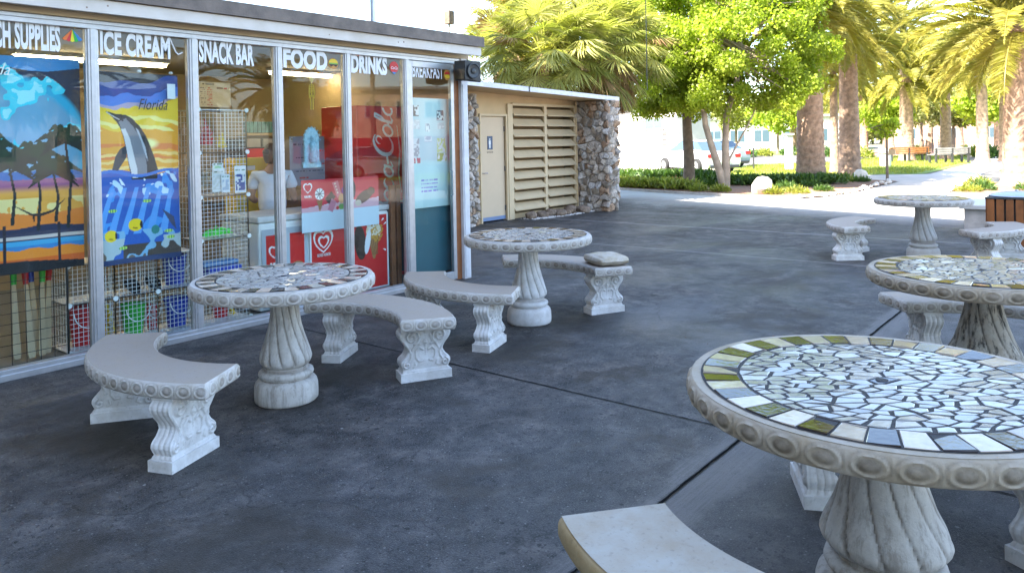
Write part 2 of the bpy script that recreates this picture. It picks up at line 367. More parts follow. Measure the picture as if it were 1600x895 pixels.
def solo(name, mb, mats, label, cat, loc, group=None, **kw):
    o = build(name, mb, mats, loc=loc, **kw); return tag(o, label, cat, group)
def struct(name, mb, mats, kind='structure', **kw):
    return tag(build(name, mb, mats, **kw), kind=kind)
def copy_tree(o, parent=None):
    c = o.copy(); COL.objects.link(c); c.parent = parent
    for ch in list(o.children): copy_tree(ch, c)
    return c
def fastmesh(name, V, F, mats, parent=None, col=None, loc=None, midx=None, smooth=False):
    """V (n,3), F (m,k) numpy, col per vertex scalar"""
    me = bpy.data.meshes.new(name); base = np.zeros(3)
    if parent is not None:
        r = parent
        while r.parent: r = r.parent
        base = np.array(BASE[r.name])
    elif loc is not None: base = np.array(loc)
    n, k = F.shape; me.vertices.add(len(V)); me.vertices.foreach_set('co', (V-base).astype(np.float32).ravel())
    me.loops.add(n*k); me.loops.foreach_set('vertex_index', F.astype(np.int32).ravel())
    me.polygons.add(n); me.polygons.foreach_set('loop_start', np.arange(0, n*k, k, dtype=np.int32)); me.polygons.foreach_set('loop_total', np.full(n, k, dtype=np.int32))
    mats = mats if isinstance(mats, (list, tuple)) else [mats]
    for m in mats: me.materials.append(MT[m])
    if midx is not None: me.polygons.foreach_set('material_index', midx.astype(np.int32))
    me.update(calc_edges=True)
    if col is not None:
        col = np.asarray(col, dtype=float)
        if col.ndim == 1: cc = np.repeat(col[:, None], 4, 1); cc[:, 3] = 1
        else: cc = np.ones((len(V), 4)); cc[:, :3] = col
        a = me.color_attributes.new('Col', 'FLOAT_COLOR', 'POINT'); a.data.foreach_set('color', cc.astype(np.float32).ravel())
    if smooth: me.polygons.foreach_set('use_smooth', np.ones(n, dtype=bool))
    o = bpy.data.objects.new(name, me); COL.objects.link(o)
    if parent is not None: o.parent = parent
    elif loc is not None: o.location = Vector(base)
    return o
# --- text as mesh (built-in font)
def text_poly(s, x0, x1, z0, z1, y, mat, name, parent=None, bold=.012, ux=(1, 0, 0), uz=(0, 0, 1), origin=None, thick=.0015, shear=0, label=None, cat=None, **kw):
    cu = bpy.data.curves.new('lettering', 'FONT'); cu.body = s; cu.size = 1; cu.offset = bold; cu.shear = shear; cu.resolution_u = 3; cu.space_character = 1.05
    cu.extrude = 0.01
    o = bpy.data.objects.new('lettering', cu); COL.objects.link(o); bpy.context.view_layer.update()
    me = bpy.data.meshes.new_from_object(o, depsgraph=bpy.context.evaluated_depsgraph_get()); bpy.data.objects.remove(o); bpy.data.curves.remove(cu)
    n = len(me.vertices); co = np.empty(n*3); me.vertices.foreach_get('co', co); co = co.reshape(-1, 3)
    a = (co[:, 0]-co[:, 0].min())/(co[:, 0].max()-co[:, 0].min()); b = (co[:, 1]-co[:, 1].min())/(co[:, 1].max()-co[:, 1].min())
    d = (co[:, 2]-co[:, 2].min())/(max(1e-9, co[:, 2].max()-co[:, 2].min()))
    ux = Vector(ux); uz = Vector(uz); un = uz.cross(ux)*-1
    if origin is None: o0 = np.array((0, y, 0.)); 
    else: o0 = np.array(origin, dtype=float)
    P = o0+np.outer(x0+a*(x1-x0), ux)+np.outer(z0+b*(z1-z0), uz)+np.outer(d*thick, ux.cross(uz))
    mb = MB(); mb.v = [tuple(p) for p in P]; mb.f = [tuple(p.vertices) for p in me.polygons]; mb.mi = [0]*len(mb.f)
    bpy.data.meshes.remove(me)
    if parent is not None: return build(name, mb, mat, parent)
    return solo(name, mb, mat, label, cat, (float(P[:, 0].mean()), float(P[:, 1].mean()), float(P[:, 2].min())), **kw)
# --- Voronoi by half-plane clipping
def clip(poly, a, b, c):
    out = []; n = len(poly)
    for i in range(n):
        p, q = poly[i], poly[(i+1) % n]; dp = a*p[0]+b*p[1]-c; dq = a*q[0]+b*q[1]-c
        if dp <= 0: out.append(p)
        if dp*dq < 0: t = dp/(dp-dq); out.append((p[0]+(q[0]-p[0])*t, p[1]+(q[1]-p[1])*t))
    return out
def voronoi(seeds, boundary, gap, nn=18, angle=None):
    seeds = np.asarray(seeds); cells = []
    for i, s in enumerate(seeds):
        d = np.hypot(*(seeds-s).T); idx = np.argsort(d)[1:nn+1]; poly = list(boundary)
        for j in idx:
            q = seeds[j]; a, b = q-s; L = math.hypot(a, b); a /= L; b /= L
            c = a*(s[0]+q[0])/2+b*(s[1]+q[1])/2-gap*.5
            poly = clip(poly, a, b, c)
            if len(poly) < 3: break
        cells.append(poly if len(poly) >= 3 else None)
    return cells
def poisson(n, fn, dmin, tries=20000):
    P = []
    for _ in range(tries):
        p = fn()
        if all((p[0]-q[0])**2+(p[1]-q[1])**2 > dmin*dmin for q in P): P.append(p)
        if len(P) >= n: break
    return P
# ================================================================== SETTING
def sheet(name, poly, z, mat, th=.0, sub=None):
    mb = MB(); n = len(poly)
    mb.add([(x, y, z) for x, y in poly], [tuple(range(n))])
    a = sum(poly[i][0]*poly[(i+1) % n][1]-poly[(i+1) % n][0]*poly[i][1] for i in range(n))
    if a < 0: mb.f = [tuple(reversed(f)) for f in mb.f]
    return struct(name, mb, mat)
sheet('ground', [(-600, -700), (900, -700), (900, 700), (-600, 700)], -.02, 'sand')
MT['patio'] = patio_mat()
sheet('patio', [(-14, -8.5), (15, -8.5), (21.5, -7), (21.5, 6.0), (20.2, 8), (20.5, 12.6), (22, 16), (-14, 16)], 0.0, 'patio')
MT['joint'] = plain('black_joint_filler', (.010, .0095, .009), 1.0, .5, 8, spec=.05)
def joint(x0, y0, x1, y1, w):
    n = int(math.hypot(x1-x0, y1-y0)/.035); mb = MB(); d = Vector((x1-x0, y1-y0, 0)).normalized(); q = Vector((-d.y, d.x, 0)); V = []; off = 0
    for i in range(n+1):
        off = off*.9+rng.normal(0, .0012); p = Vector((x0, y0, .004))+d*(i*.035)+q*off; ww = w*(1+.35*rng.normal(0, .5)); V += [tuple(p-q*ww), tuple(p+q*ww)]
    mb.add(V, [(2*i, 2*i+2, 2*i+3, 2*i+1) for i in range(n)]); struct('pavement_joint', mb, 'joint')
joint(.5, 1.5565, 13.4, 1.5565, .0072); joint(3.80, 5.8, 3.80, 1.57, .0038); joint(3.80, 1.545, 3.80, -3, .0038)
bedL = [(20.3, 12.6), (19.35, 9.93), (19.1, 8.52), (18.65, 6.9), (18.9, 6.3), (19.6, 5.95), (21.8, 5.72), (24.4, 5.80), (26.9, 5.85), (27.3, 6.6), (27.5, 10.2), (29.2, 15.2), (33.8, 21), (30, 24), (22, 22)]
bedR = [(21.4, 3.59), (24.3, 3.68), (27, 3.3), (27, -1), (20.6, -1.5), (20.4, 1.6), (20.75, 2.6)]
for nm, poly in (('planting_bed', bedL), ('planting_bed', bedR)): sheet(nm, poly, .030, 'mulch')
def kerbring(poly, h=.06, w=.09, closed=False):
    mb = MB()
    for i in range(len(poly)-1):
        a = Vector((*poly[i], 0)); b = Vector((*poly[i+1], 0)); d = (b-a); L = d.length; d /= L; nrm = Vector((-d.y, d.x, 0))
        mb.obox((a+b)/2, d, nrm, L/2+.01, w/2, -.01, h)
    return mb
struct('kerb', kerbring([(20.7, 13.6)]+bedL[:5]), 'kerb')
struct('kerb', kerbring([(20.6, -1.5), (20.4, 1.6), (20.75, 2.6), (21.4, 3.59), (24.3, 3.68), (27, 3.3)]), 'kerb')
sheet('path', [(21.5, -7), (27.4, -7), (27.4, 3.6), (33, 4.3), (60, 4.9), (60, 8.2), (45, 6.2), (32.5, 5.9), (29.6, 9.9), (28.0, 13.2), (27.6, 9.6), (27.2, 5.85), (21.5, 5.85)], -.006, 'pavepale')
sheet('lawn', [(28.5, 13.8), (29.8, 9.9), (32.5, 6.1), (45, 6.3), (60, 8.6), (60, 13), (45, 13.4), (39.5, 16.8)], .0, 'lawn')
sheet('lawn', [(36, 4.1), (60, 4.7), (80, 5), (80, -12), (36, -6)], .0, 'lawn')
sheet('lawn', [(62, 17), (100, 24), (100, 60), (66, 36)], .0, 'lawn')
sheet('paved_square', [(60.2, 5), (95, 6), (95, 18), (62, 16.5), (60.2, 13)], -.004, 'pink')
sheet('road', [(40.5, 17.2), (45.5, 13.9), (61, 13.6), (64, 36), (100, 62), (90, 75), (56, 44)], -.008, 'road')
sheet('street', [(-40, -30), (80, -30), (80, -17), (-40, -17)], -.010, 'road')
sheet('lawn', [(22, -16), (50, -16), (50, -8), (27.6, -7.5), (22, -7.5)], .0, 'lawn')
# grass blades on the lawns (uncountable)
def tufts(name, polys, n, h, mat, zz=0.0, spread=.02):
    pts = []
    for poly, k in polys:
        xs = [p[0] for p in poly]; ys = [p[1] for p in poly]; c = 0
        while c < k:
            P = rng.uniform((min(xs), min(ys)), (max(xs), max(ys)), (k, 2))
            ins = np.zeros(len(P), bool); j = len(poly)-1
            for i in range(len(poly)):
                (xi, yi), (xj, yj) = poly[i], poly[j]
                cond = ((yi > P[:, 1]) != (yj > P[:, 1])) & (P[:, 0] < (xj-xi)*(P[:, 1]-yi)/((yj-yi) or 1e-9)+xi); ins ^= cond; j = i
            Q = P[ins][:k-c]; pts.append(Q); c += len(Q)
    P = np.vstack(pts); n = len(P); a = rng.uniform(0, 2*PI, n); hh = h*rng.uniform(.5, 1.3, n); w = h*.16
    dx, dy = np.cos(a), np.sin(a); lx, ly = rng.normal(0, h*.35, n), rng.normal(0, h*.35, n)
    V = np.empty((n, 3, 3)); V[:, 0] = np.stack([P[:, 0]-dx*w, P[:, 1]-dy*w, np.full(n, zz)], 1); V[:, 1] = np.stack([P[:, 0]+dx*w, P[:, 1]+dy*w, np.full(n, zz)], 1)
    V[:, 2] = np.stack([P[:, 0]+lx, P[:, 1]+ly, zz+hh], 1)
    return tag(fastmesh(name, V.reshape(-1, 3), np.arange(n*3).reshape(-1, 3), mat, col=np.repeat(rng.uniform(0, 1, n), 3)), kind='stuff')
tufts('grass', [([(29.5, 12.8), (30.2, 9.9), (32.7, 6.4), (45, 6.6), (59, 8.8), (59, 12.8), (45, 13.2), (40, 16)], 22000), ([(36.5, 3.9), (59, 4.5), (59, -2), (36.5, -2)], 6000)], 0, .10, 'leaf_lime')

# ================================================================== SNACK BAR BUILDING
YW = 5.90
MUL = [-1.55, -.765, .02, .80, 1.585, 2.37, 3.143, 3.94, 4.71, 5.487, 6.205]
sb = thing('snack_bar_building', 'glass-fronted beige snack bar with flat roof and aluminium window frames', 'shop building', (2.5, YW, 0))
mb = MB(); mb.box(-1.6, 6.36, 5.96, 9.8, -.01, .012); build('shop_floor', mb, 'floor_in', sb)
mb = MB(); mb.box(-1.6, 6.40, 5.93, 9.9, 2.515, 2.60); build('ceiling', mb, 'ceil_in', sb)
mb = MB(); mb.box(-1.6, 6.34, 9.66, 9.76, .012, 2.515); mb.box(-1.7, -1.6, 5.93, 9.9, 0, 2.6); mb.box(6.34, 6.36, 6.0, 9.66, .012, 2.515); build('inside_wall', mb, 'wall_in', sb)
mb = MB(); mb.box(6.362, 6.42, 5.99, 9.9, 0, 2.6); mb.box(-1.7, 6.42, 9.9, 10.0, 0, 2.6); build('wall', mb, 'beige', sb)
mb = MB(); mb.box(-1.7, 6.43, 5.86, 5.98, 2.495, 2.605); build('beam', mb, 'beige_light', sb, bev=.004)
mb = MB(); mb.box(-1.8, 6.47, 5.70, 5.728, 2.522, 2.618); build('fascia_board', mb, 'fascia', sb, bev=.003)
mb = MB(); mb.box(-1.8, 6.46, 5.729, 10.1, 2.607, 2.64); build('soffit', mb, 'beige', sb)
rf = MB(); rf.box(-1.85, 6.49, 5.675, 10.15, 2.642, 2.725); 
rf.box(-1.85, 6.49, 5.668, 5.695, 2.622, 2.735)
o = build('roof', rf, 'roofcap', sb)
for x, dx in ((1.2, .3), (2.45, .25), (3.3, .4), (4.7, .3), (5.75, .22)): 
    mb = MB(); mb.box(x, x+dx, 5.72, 5.9, 2.7251, 2.737); build('roof_patch', mb, 'roofgrey', o)
for i, x in enumerate(MUL[:-1]):
    mb = MB(); mb.box(x-.034, x+.034, 5.880, 5.945, .0, 2.495); mb.box(x-.018, x+.018, 5.873, 5.880, .05, 2.46); mb.box(x-.046, x+.046, 5.895, 5.94, .06, 2.44)
    build('mullion', mb, 'alu', sb, bev=.004)
mb = MB(); mb.box(6.285, 6.385, 5.85, 5.985, 0, 2.495); mb.box(6.30, 6.37, 5.842, 5.85, 0.02, 2.2); build('corner_post', mb, 'alu_white', sb, bev=.004)
mb = MB(); mb.box(6.388, 6.41, 5.87, 5.975, 0, 2.495); build('corner_trim', mb, 'alu_white', sb)
hd = MB(); hd.box(-1.6, 6.284, 5.872, 5.95, 2.428, 2.494); hd.box(-1.6, 6.284, 5.862, 5.8715, 2.462, 2.490); build('window_head', hd, 'alu', sb, bev=.003)
sl = MB(); sl.box(-1.6, 5.487, 5.872, 5.96, 0.0, .075); sl.box(-1.6, 5.487, 5.857, 5.8715, .0, .045); build('window_sill', sl, 'alu', sb, bev=.004)
for a, b in zip(MUL[:-2], MUL[1:-1]):
    mb = MB(); mb.box(a+.03, b-.03, 5.918, 5.924, .07, 2.435); build('window_pane', mb, 'glass', sb)
dr = MB(); x0, x1 = 5.525, 6.205
dr.box(x0, x0+.045, 5.89, 5.935, .012, 2.426); dr.box(x1-.05, x1, 5.89, 5.935, .012, 2.426); dr.box(x0+.045, x1-.05, 5.89, 5.935, .012, .10); dr.box(x0+.045, x1-.05, 5.89, 5.935, 2.36, 2.426)
dd = tag(build('door', dr, 'alu', sb, bev=.003), 'aluminium framed glass door with a pale sheet taped inside')
mb = MB(); mb.box(x0+.045, x1-.05, 5.908, 5.914, .10, 2.36); build('door_pane', mb, 'glass', dd)
mb = MB(); mb.box(6.206, 6.284, 5.895, 5.94, 0, 2.428); build('door_jamb', mb, 'wood_brown', sb)
mb = MB(); mb.tube([(6.12, 5.888, .95), (6.12, 5.85, .97), (6.12, 5.85, 1.22), (6.12, 5.888, 1.24)], .009, 8); build('handle', mb, 'chrome', dd)
# fluorescent tubes (lit lamps inside)
for i, (x0, x1, yy) in enumerate(((2.60, 4.10, 8.25), (5.35, 6.3, 8.2), (0.2, 1.7, 8.2))):
    t = thing('ceiling_light', ['lit warm fluorescent batten behind the ICE CREAM lettering', 'lit warm fluorescent batten behind the FOOD and DRINKS lettering', 'lit warm fluorescent batten at the left end of the shop'][i], 'ceiling light', ((x0+x1)/2, yy, 2.51))
    mb = MB(); mb.box(x0, x1, yy-.07, yy+.07, 2.475, 2.513); build('fitting', mb, 'white', t)
    mb = MB(); mb.tube([(x0+.03, yy-.03, 2.455), (x1-.03, yy-.03, 2.455)], .019, 10); mb.tube([(x0+.03, yy+.035, 2.455), (x1-.03, yy+.035, 2.455)], .019, 10); build('tube', mb, 'tube', t, smooth=True)
# speaker
sp = thing('speaker', 'black speaker box mounted at the roof corner above the shop door', 'speaker', (6.2, 5.7, 2.22))
mb = MB(); mb.add([(6.08, 5.60, 2.225), (6.30, 5.56, 2.205), (6.32, 5.80, 2.235), (6.14, 5.82, 2.235), (6.08, 5.60, 2.44), (6.30, 5.56, 2.44), (6.32, 5.80, 2.455), (6.14, 5.82, 2.455)],
     [(0, 3, 2, 1), (4, 5, 6, 7), (0, 1, 5, 4), (1, 2, 6, 5), (2, 3, 7, 6), (3, 0, 4, 7)]); build('cabinet', mb, 'black', sp, bev=.012)
mb = MB(); c = Vector((6.19, 5.575, 2.325)); ax = Vector((.98, -.18, 0)).normalized(); nn = Vector((-.18, -.98, 0)).normalized()
prof = [(.088, .0), (.088, .012), (.078, .014), (.07, .004), (.03, -.004), (.03, .006), (.018, .012), (.001, .013)]
vs = [c+ax*r*math.cos(2*PI*k/28)+Vector((0, 0, 1))*r*math.sin(2*PI*k/28)+nn*(z+.004) for r, z in prof for k in range(28)]
mb.add(vs, [(i*28+k, i*28+(k+1) % 28, (i+1)*28+(k+1) % 28, (i+1)*28+k) for i in range(len(prof)-1) for k in range(28)]); build('cone', mb, 'darkmetal', sp, smooth=True)
mb = MB(); mb.tube([(6.25, 5.80, 2.34), (6.29, 5.86, 2.36)], .02, 8); build('bracket', mb, 'darkmetal', sp)

# ================================================================== RESTROOM BUILDING
def rubble(name, parent, o, ux, W_, H_, nrm, n=60, seed=1, depth=.07, cols=None, mats=('rubble', 'mortar')):
    rs = np.random.default_rng(seed); o = Vector(o); ux = Vector(ux); nrm = Vector(nrm); uz = Vector((0, 0, 1))
    P = poisson(n, lambda: (rs.uniform(0, W_), rs.uniform(0, H_)/1.0), math.sqrt(W_*H_/n)*.72)
    mb = MB(); mb.c = []
    cells = voronoi(P, [(-.01, 0), (W_+.01, 0), (W_+.01, H_), (-.01, H_)], .012, 14)
    for p, cell in zip(P, cells):
        if not cell: continue
        m = len(cell); cx = sum(q[0] for q in cell)/m; cy = sum(q[1] for q in cell)/m
        # subdivide outline and jitter
        out = []
        for i in range(m):
            a, b = cell[i], cell[(i+1) % m]; L = math.hypot(b[0]-a[0], b[1]-a[1]); k = max(1, int(L/.04))
            for j in range(k): t = j/k; out.append((a[0]+(b[0]-a[0])*t+rs.normal(0, .003), a[1]+(b[1]-a[1])*t+rs.normal(0, .003)))
        m = len(out); D = depth*rs.uniform(.45, 1.15); tilt = rs.normal(0, .25, 2)
        base = np.array((.44, .36, .29))*rs.uniform(.7, 1.35); 
        if rs.random() < .28: base = np.array((.42, .27, .17))*rs.uniform(.7, 1.15)
        if rs.random() < .25: base = np.array((.56, .49, .43))*rs.uniform(.8, 1.15)
        rings = []
        for s_, d_ in ((1, -.02), (.99, D*.45), (.90, D*.85), (.62, D*1.0), (.3, D*1.04)):
            rings.append([o+ux*(cx+(x-cx)*s_)+uz*(cy+(y-cy)*s_)+nrm*(d_+((x-cx)*tilt[0]+(y-cy)*tilt[1])*1.5*s_*(d_ > 0)+(rs.normal(0, .007) if d_ > 0 else 0)) for x, y in out])
        vs = [p_ for rg in rings for p_ in rg]+[o+ux*cx+uz*cy+nrm*D*1.05]
        fs = [(r*m+i, r*m+(i+1) % m, (r+1)*m+(i+1) % m, (r+1)*m+i) for r in range(4) for i in range(m)]+[(4*m+i, 4*m+(i+1) % m, 5*m) for i in range(m)]
        k = len(mb.v); mb.m = 0; mb.add(vs, fs)
        for rg in range(5): mb.c += [tuple(base*rs.uniform(.9, 1.1)) for _ in range(m)]
        mb.c.append(tuple(base))
    return mb
def stone_pier(parent, x0, x1, y0, y1, h, seed, n=70):
    """pier with rubble faces on -X and -Y and +X sides, mortar core"""
    core = MB(); core.box(x0+.02, x1-.02, y0+.02, y1-.02, 0, h)
    pr = build('stone_pier', core, 'mortar', parent)
    A = rubble('f', pr, (x0+.02, y1, 0), (0, -1, 0), y1-y0, h, (-1, 0, 0), n, seed, .06)
    B = rubble('f', pr, (x0, y0+.02, 0), (1, 0, 0), x1-x0, h, (0, -1, 0), max(12, int(n*(x1-x0)/(y1-y0))), seed+1, .06)
    A.v += B.v; k = len(A.v)-len(B.v); A.f += [tuple(i+k for i in f) for f in B.f]; A.c += B.c; A.mi = [0]*len(A.f)
    build('rubble_facing', A, 'rubble', pr, smooth=55)
rb = thing('restroom_building', 'low beige restroom block with louvred panels and rubble stone piers', 'restroom building', (12, 9.55, 0))
wl = MB(); wl.box(8.2, 10.74, 9.55, 9.65, 0, 2.5); wl.box(10.74, 11.52, 9.55, 9.65, 2.045, 2.5); wl.box(11.52, 11.70, 9.55, 9.65, 0, 2.5); wl.box(11.70, 13.9, 9.55, 9.65, 2.27, 2.5); wl.box(11.70, 13.9, 9.60, 9.65, 0, .1)
wl.box(13.9, 14.3, 9.55, 9.65, 0, 2.5); wl.box(8.2, 14.3, 12.4, 12.5, 0, 2.45); wl.box(8.2, 8.3, 9.65, 12.4, 0, 2.45); wl.box(14.2, 14.3, 9.65, 12.4, 0, 2.45)
build('wall', wl, 'beige', rb)
mb = MB(); mb.box(11.70, 13.9, 9.85, 9.9, 0, 2.5); build('inner_partition', mb, 'wall_in', rb)
fr = MB(); fr.box(10.72, 10.76, 9.52, 9.56, 0, 2.07); fr.box(11.50, 11.545, 9.52, 9.56, 0, 2.07); fr.box(10.72, 11.545, 9.519, 9.5595, 2.045, 2.09)
d = MB(); d.box(10.765, 11.495, 9.575, 9.62, .03, 2.04); dd = build('door', d, 'door_paint', rb, bev=.003)
build('door_frame', fr, 'beige_light', dd)
for z in (.25, 1.02, 1.80):
    mb = MB(); mb.tube([(11.49, 9.565, z-.05), (11.49, 9.565, z+.05)], .012, 8); build('hinge', mb, 'darkmetal', dd)
mb = MB(); mb.tube([(10.83, 9.575, .95), (10.83, 9.53, .95), (10.93, 9.525, .95)], .011, 8); mb.lathe([(.03, 0), (.03, .004)], (10.83, 9.57, .95), 12); build('handle', mb, 'chrome', dd)
mb = MB(); mb.box(10.765, 11.495, 9.573, 9.5749, .03, .10); build('kick_strip', mb, plain('dull_blue_strip', (.16, .22, .35), .5), dd)
mb = MB(); mb.box(10.985, 11.135, 9.566, 9.574, 1.40, 1.66); sg = build('restroom_sign', mb, plain('navy_plate', (.015, .05, .12), .4), dd)
mb = MB(); mb.lathe([(.016, 0), (.016, .001)], (0, 0, 0), 14); v = mb.v; mb = MB(); mb.add([(11.05+p[0], 9.564-p[2], 1.60+p[1]) for p in v], [tuple(range(14)), tuple(range(14, 28))])
mb.prism([(-.03, 1.575), (.02, 1.575), (.02, 1.50), (.012, 1.50), (.012, 1.43), (-.022, 1.43), (-.022, 1.50), (-.03, 1.50)], (11.055, 9.5655, 0), (1, 0, 0), (0, 0, 1), (0, -1, 0), .0015); build('pictogram', mb, 'paper', sg)
text_poly('RESTROOM', 10.97, 11.15, 1.335, 1.362, 9.5735, 'black', 'door_lettering', parent=dd, bold=.0)
post = MB()
for a, b in ((11.545, 11.70), (12.745, 12.835), (13.86, 13.93)): post.box(a, b, 9.505, 9.5495, 0.0, 2.30)
post.box(11.70, 13.86, 9.507, 9.5495, 2.265, 2.32); build('louvre_frame', post, 'beige_light', rb, bev=.003)
for a, b in ((11.70, 12.745), (12.835, 13.86)):
    lv = MB(); 
    for k in range(10):
        z = .16+k*.2115
        yF, yB = 9.475, 9.61
        lv.add([(a, yF, z), (b, yF, z), (b, yF-.006, z+.022), (a, yF-.006, z+.022), (a, yB, z+.135), (b, yB, z+.135), (b, yB, z+.155), (a, yB, z+.155)],
               [(0, 1, 2, 3), (3, 2, 6, 7), (1, 0, 4, 5), (4, 7, 6, 5), (0, 3, 7, 4), (1, 5, 6, 2)])
    build('louvre_panel', lv, 'beige_light', rb)
mb = MB(); mb.tube([(13.90, 9.49, .05), (13.90, 9.49, 2.42)], .02, 8); build('downpipe', mb, 'beige', rb, smooth=True)
stone_pier(rb, 13.95, 14.35, 8.70, 9.54, 2.40, 5, 90)
stone_pier(rb, 10.1, 10.44, 9.34, 9.54, 2.44, 11, 46)
A = rubble('f', rb, (9.2, 9.36, 0), (1, 0, 0), .9, 2.44, (0, -1, 0), 60, 15, .06); 
mb = MB(); mb.box(9.2, 10.1, 9.38, 9.54, 0, 2.44); w_ = build('stone_wall', mb, 'mortar', rb); build('rubble_facing', A, 'rubble', w_, smooth=55)
def roofz(x): return 2.575-(x-9.7)*.0262
mb = MB()
def wedge(mb, x0, x1, y0, y1, zb, zt):
    mb.add([(x0, y0, roofz(x0)+zb), (x1, y0, roofz(x1)+zb), (x1, y1, roofz(x1)+zb), (x0, y1, roofz(x0)+zb), (x0, y0, roofz(x0)+zt), (x1, y0, roofz(x1)+zt), (x1, y1, roofz(x1)+zt), (x0, y1, roofz(x0)+zt)],
           [(0, 3, 2, 1), (4, 5, 6, 7), (0, 1, 5, 4), (1, 2, 6, 5), (2, 3, 7, 6), (3, 0, 4, 7)])
wedge(mb, 8.0, 14.50, 8.78, 12.8, .0, .045); build('roof', mb, 'roofgrey', rb)
mb = MB(); wedge(mb, 7.6, 11.25, 8.735, 8.775, -.055, .035); wedge(mb, 11.265, 14.50, 8.735, 8.775, -.055, .035); gt = build('gutter', mb, 'alu_white', rb, bev=.004)
mb = MB(); wedge(mb, 11.24, 11.275, 8.728, 8.734, -.06, .038); build('gutter_joint', mb, 'darkmetal', gt)
mb = MB(); wedge(mb, 8.0, 14.48, 8.79, 12.7, -.05, -.002); build('soffit', mb, 'beige', rb)

mb = MB()
for i in range(26):
    x, y = rng.uniform(1.6, 8), rng.uniform(-.5, 5.4); a = rng.uniform(0, 6.28); L = rng.uniform(.004, .010)*(2.2 if i < 5 else 1)
    ca, sa = math.cos(a)*L, math.sin(a)*L; mb.add([(x-ca, y-sa, .003), (x+sa*.5, y-ca*.5, .006), (x+ca, y+sa, .004), (x-sa*.5, y+ca*.5, .009)], [(0, 1, 2), (0, 2, 3)])
tag(build('leaf_litter', mb, 'mulch'), kind='stuff')
# rocks and gravel in front of the louvres
def rock(name, c, s, mat, label, group=None, seed=0, cat='rock'):
    rs = np.random.default_rng(seed); mb = MB(); n, m = 12, 8
    pr = []; k1 = rs.normal(0, 1, (6, 3)); ph = rs.uniform(0, 6, 6)
    vs = []
    for i in range(m+1):
        t = PI*i/m
        for j in range(n):
            p = 2*PI*j/n; d = np.array((math.sin(t)*math.cos(p), math.sin(t)*math.sin(p), math.cos(t)))
            r = 1+.10*sum(math.sin(2.2*float(k1[q]@d)+ph[q]) for q in range(6))*.6+rs.normal(0, .05)*(0 < i < m)
            vs.append((c[0]+d[0]*r*s[0], c[1]+d[1]*r*s[1], c[2]+s[2]*.6+d[2]*r*s[2]))
    fs = [(i*n+j, (i+1)*n+j, (i+1)*n+(j+1) % n, i*n+(j+1) % n) for i in range(m) for j in range(n)]
    mb.add(vs, fs); return solo(name, mb, mat, label, cat, c, group, smooth=30)
rk = [(11.95, 9.28, .12), (12.25, 9.20, .10), (12.55, 9.24, .13), (12.72, 9.10, .12), (13.0, 9.15, .08), (13.20, 9.22, .15), (13.47, 9.05, .13), (13.60, 9.20, .12), (12.38, 9.36, .1), (12.9, 9.33, .1)]
for i, (x, y, s) in enumerate(rk): rock('coral_rock', (x, y, 0), (s*1.15, s, s*.75), 'rockm', 'brown coral rock in the row on pebbles below the louvred panels', 'rocks below the louvres', 30+i)
P = rng.uniform((11.8, 8.88), (13.9, 9.45), (900, 2)); P = P[(P[:, 1] > 8.95+.25*((P[:, 0]-13)/1.0)**2*.3)]
mb = MB()
for x, y in P:
    s = rng.uniform(.010, .024); a = rng.uniform(0, 2); v = [(s, 0, 0), (0, s, 0), (-s, 0, 0), (0, -s*.8, 0), (0, 0, s*.9)]
    mb.add([(x+p*math.cos(a)-q*math.sin(a), y+p*math.sin(a)+q*math.cos(a), r+.003) for p, q, r in v], [(0, 1, 4), (1, 2, 4), (2, 3, 4), (3, 0, 4)])
tag(build('gravel', mb, 'rockw'), kind='stuff')
# ================================================================== CAST STONE FURNITURE
def egg(a, v, sp, h):
    """relief (m) and dirt of an egg-and-dart border: a along (0..sp), v in -1..1"""
    x = (a % sp)-sp/2; q = np.sqrt((x/(sp*.46))**2+(v/.86)**2)
    ring = np.exp(-((q-.80)/.11)**2)*.0055+np.exp(-((q-.55)/.08)**2)*.002
    dome = np.where(q < .48, np.sqrt(np.clip(1-(q/.48)**2, 0, 1)), 0)*.0065
    edge = np.abs(x)/(sp/2); dart = np.exp(-((edge-1)/.09)**2)*.004*np.exp(-(v/.75)**4)
    dirt_shade = np.clip(np.exp(-((q-.47)/.14)**2)*1.0+.75*(q < .45)+.5*np.exp(-((q-1.02)/.09)**2), 0, 1)
    fade = np.clip((1-np.abs(v))/.12, 0, 1)
    return (ring+dome+dart)*fade, dirt_shade*fade
def resample(pts, step, corner=.012):
    pts = np.array(pts); seg = np.roll(pts, -1, 0)-pts; L = np.hypot(*seg.T); cum = np.concatenate([[0], np.cumsum(L)]); T = cum[-1]; n = int(T/step)
    s = np.arange(n)/n*T; X = np.interp(s, cum, np.append(pts[:, 0], pts[0, 0])); Y = np.interp(s, cum, np.append(pts[:, 1], pts[0, 1]))
    k = max(1, int(corner/step)); P = np.stack([X, Y], 1)
    for _ in range(k): P = (np.roll(P, 1, 0)+P*2+np.roll(P, -1, 0))/4
    t = np.roll(P, -1, 0)-np.roll(P, 1, 0); t /= np.hypot(*t.T)[:, None]; nr = np.stack([t[:, 1], -t[:, 0]], 1)
    return P, nr, s, T
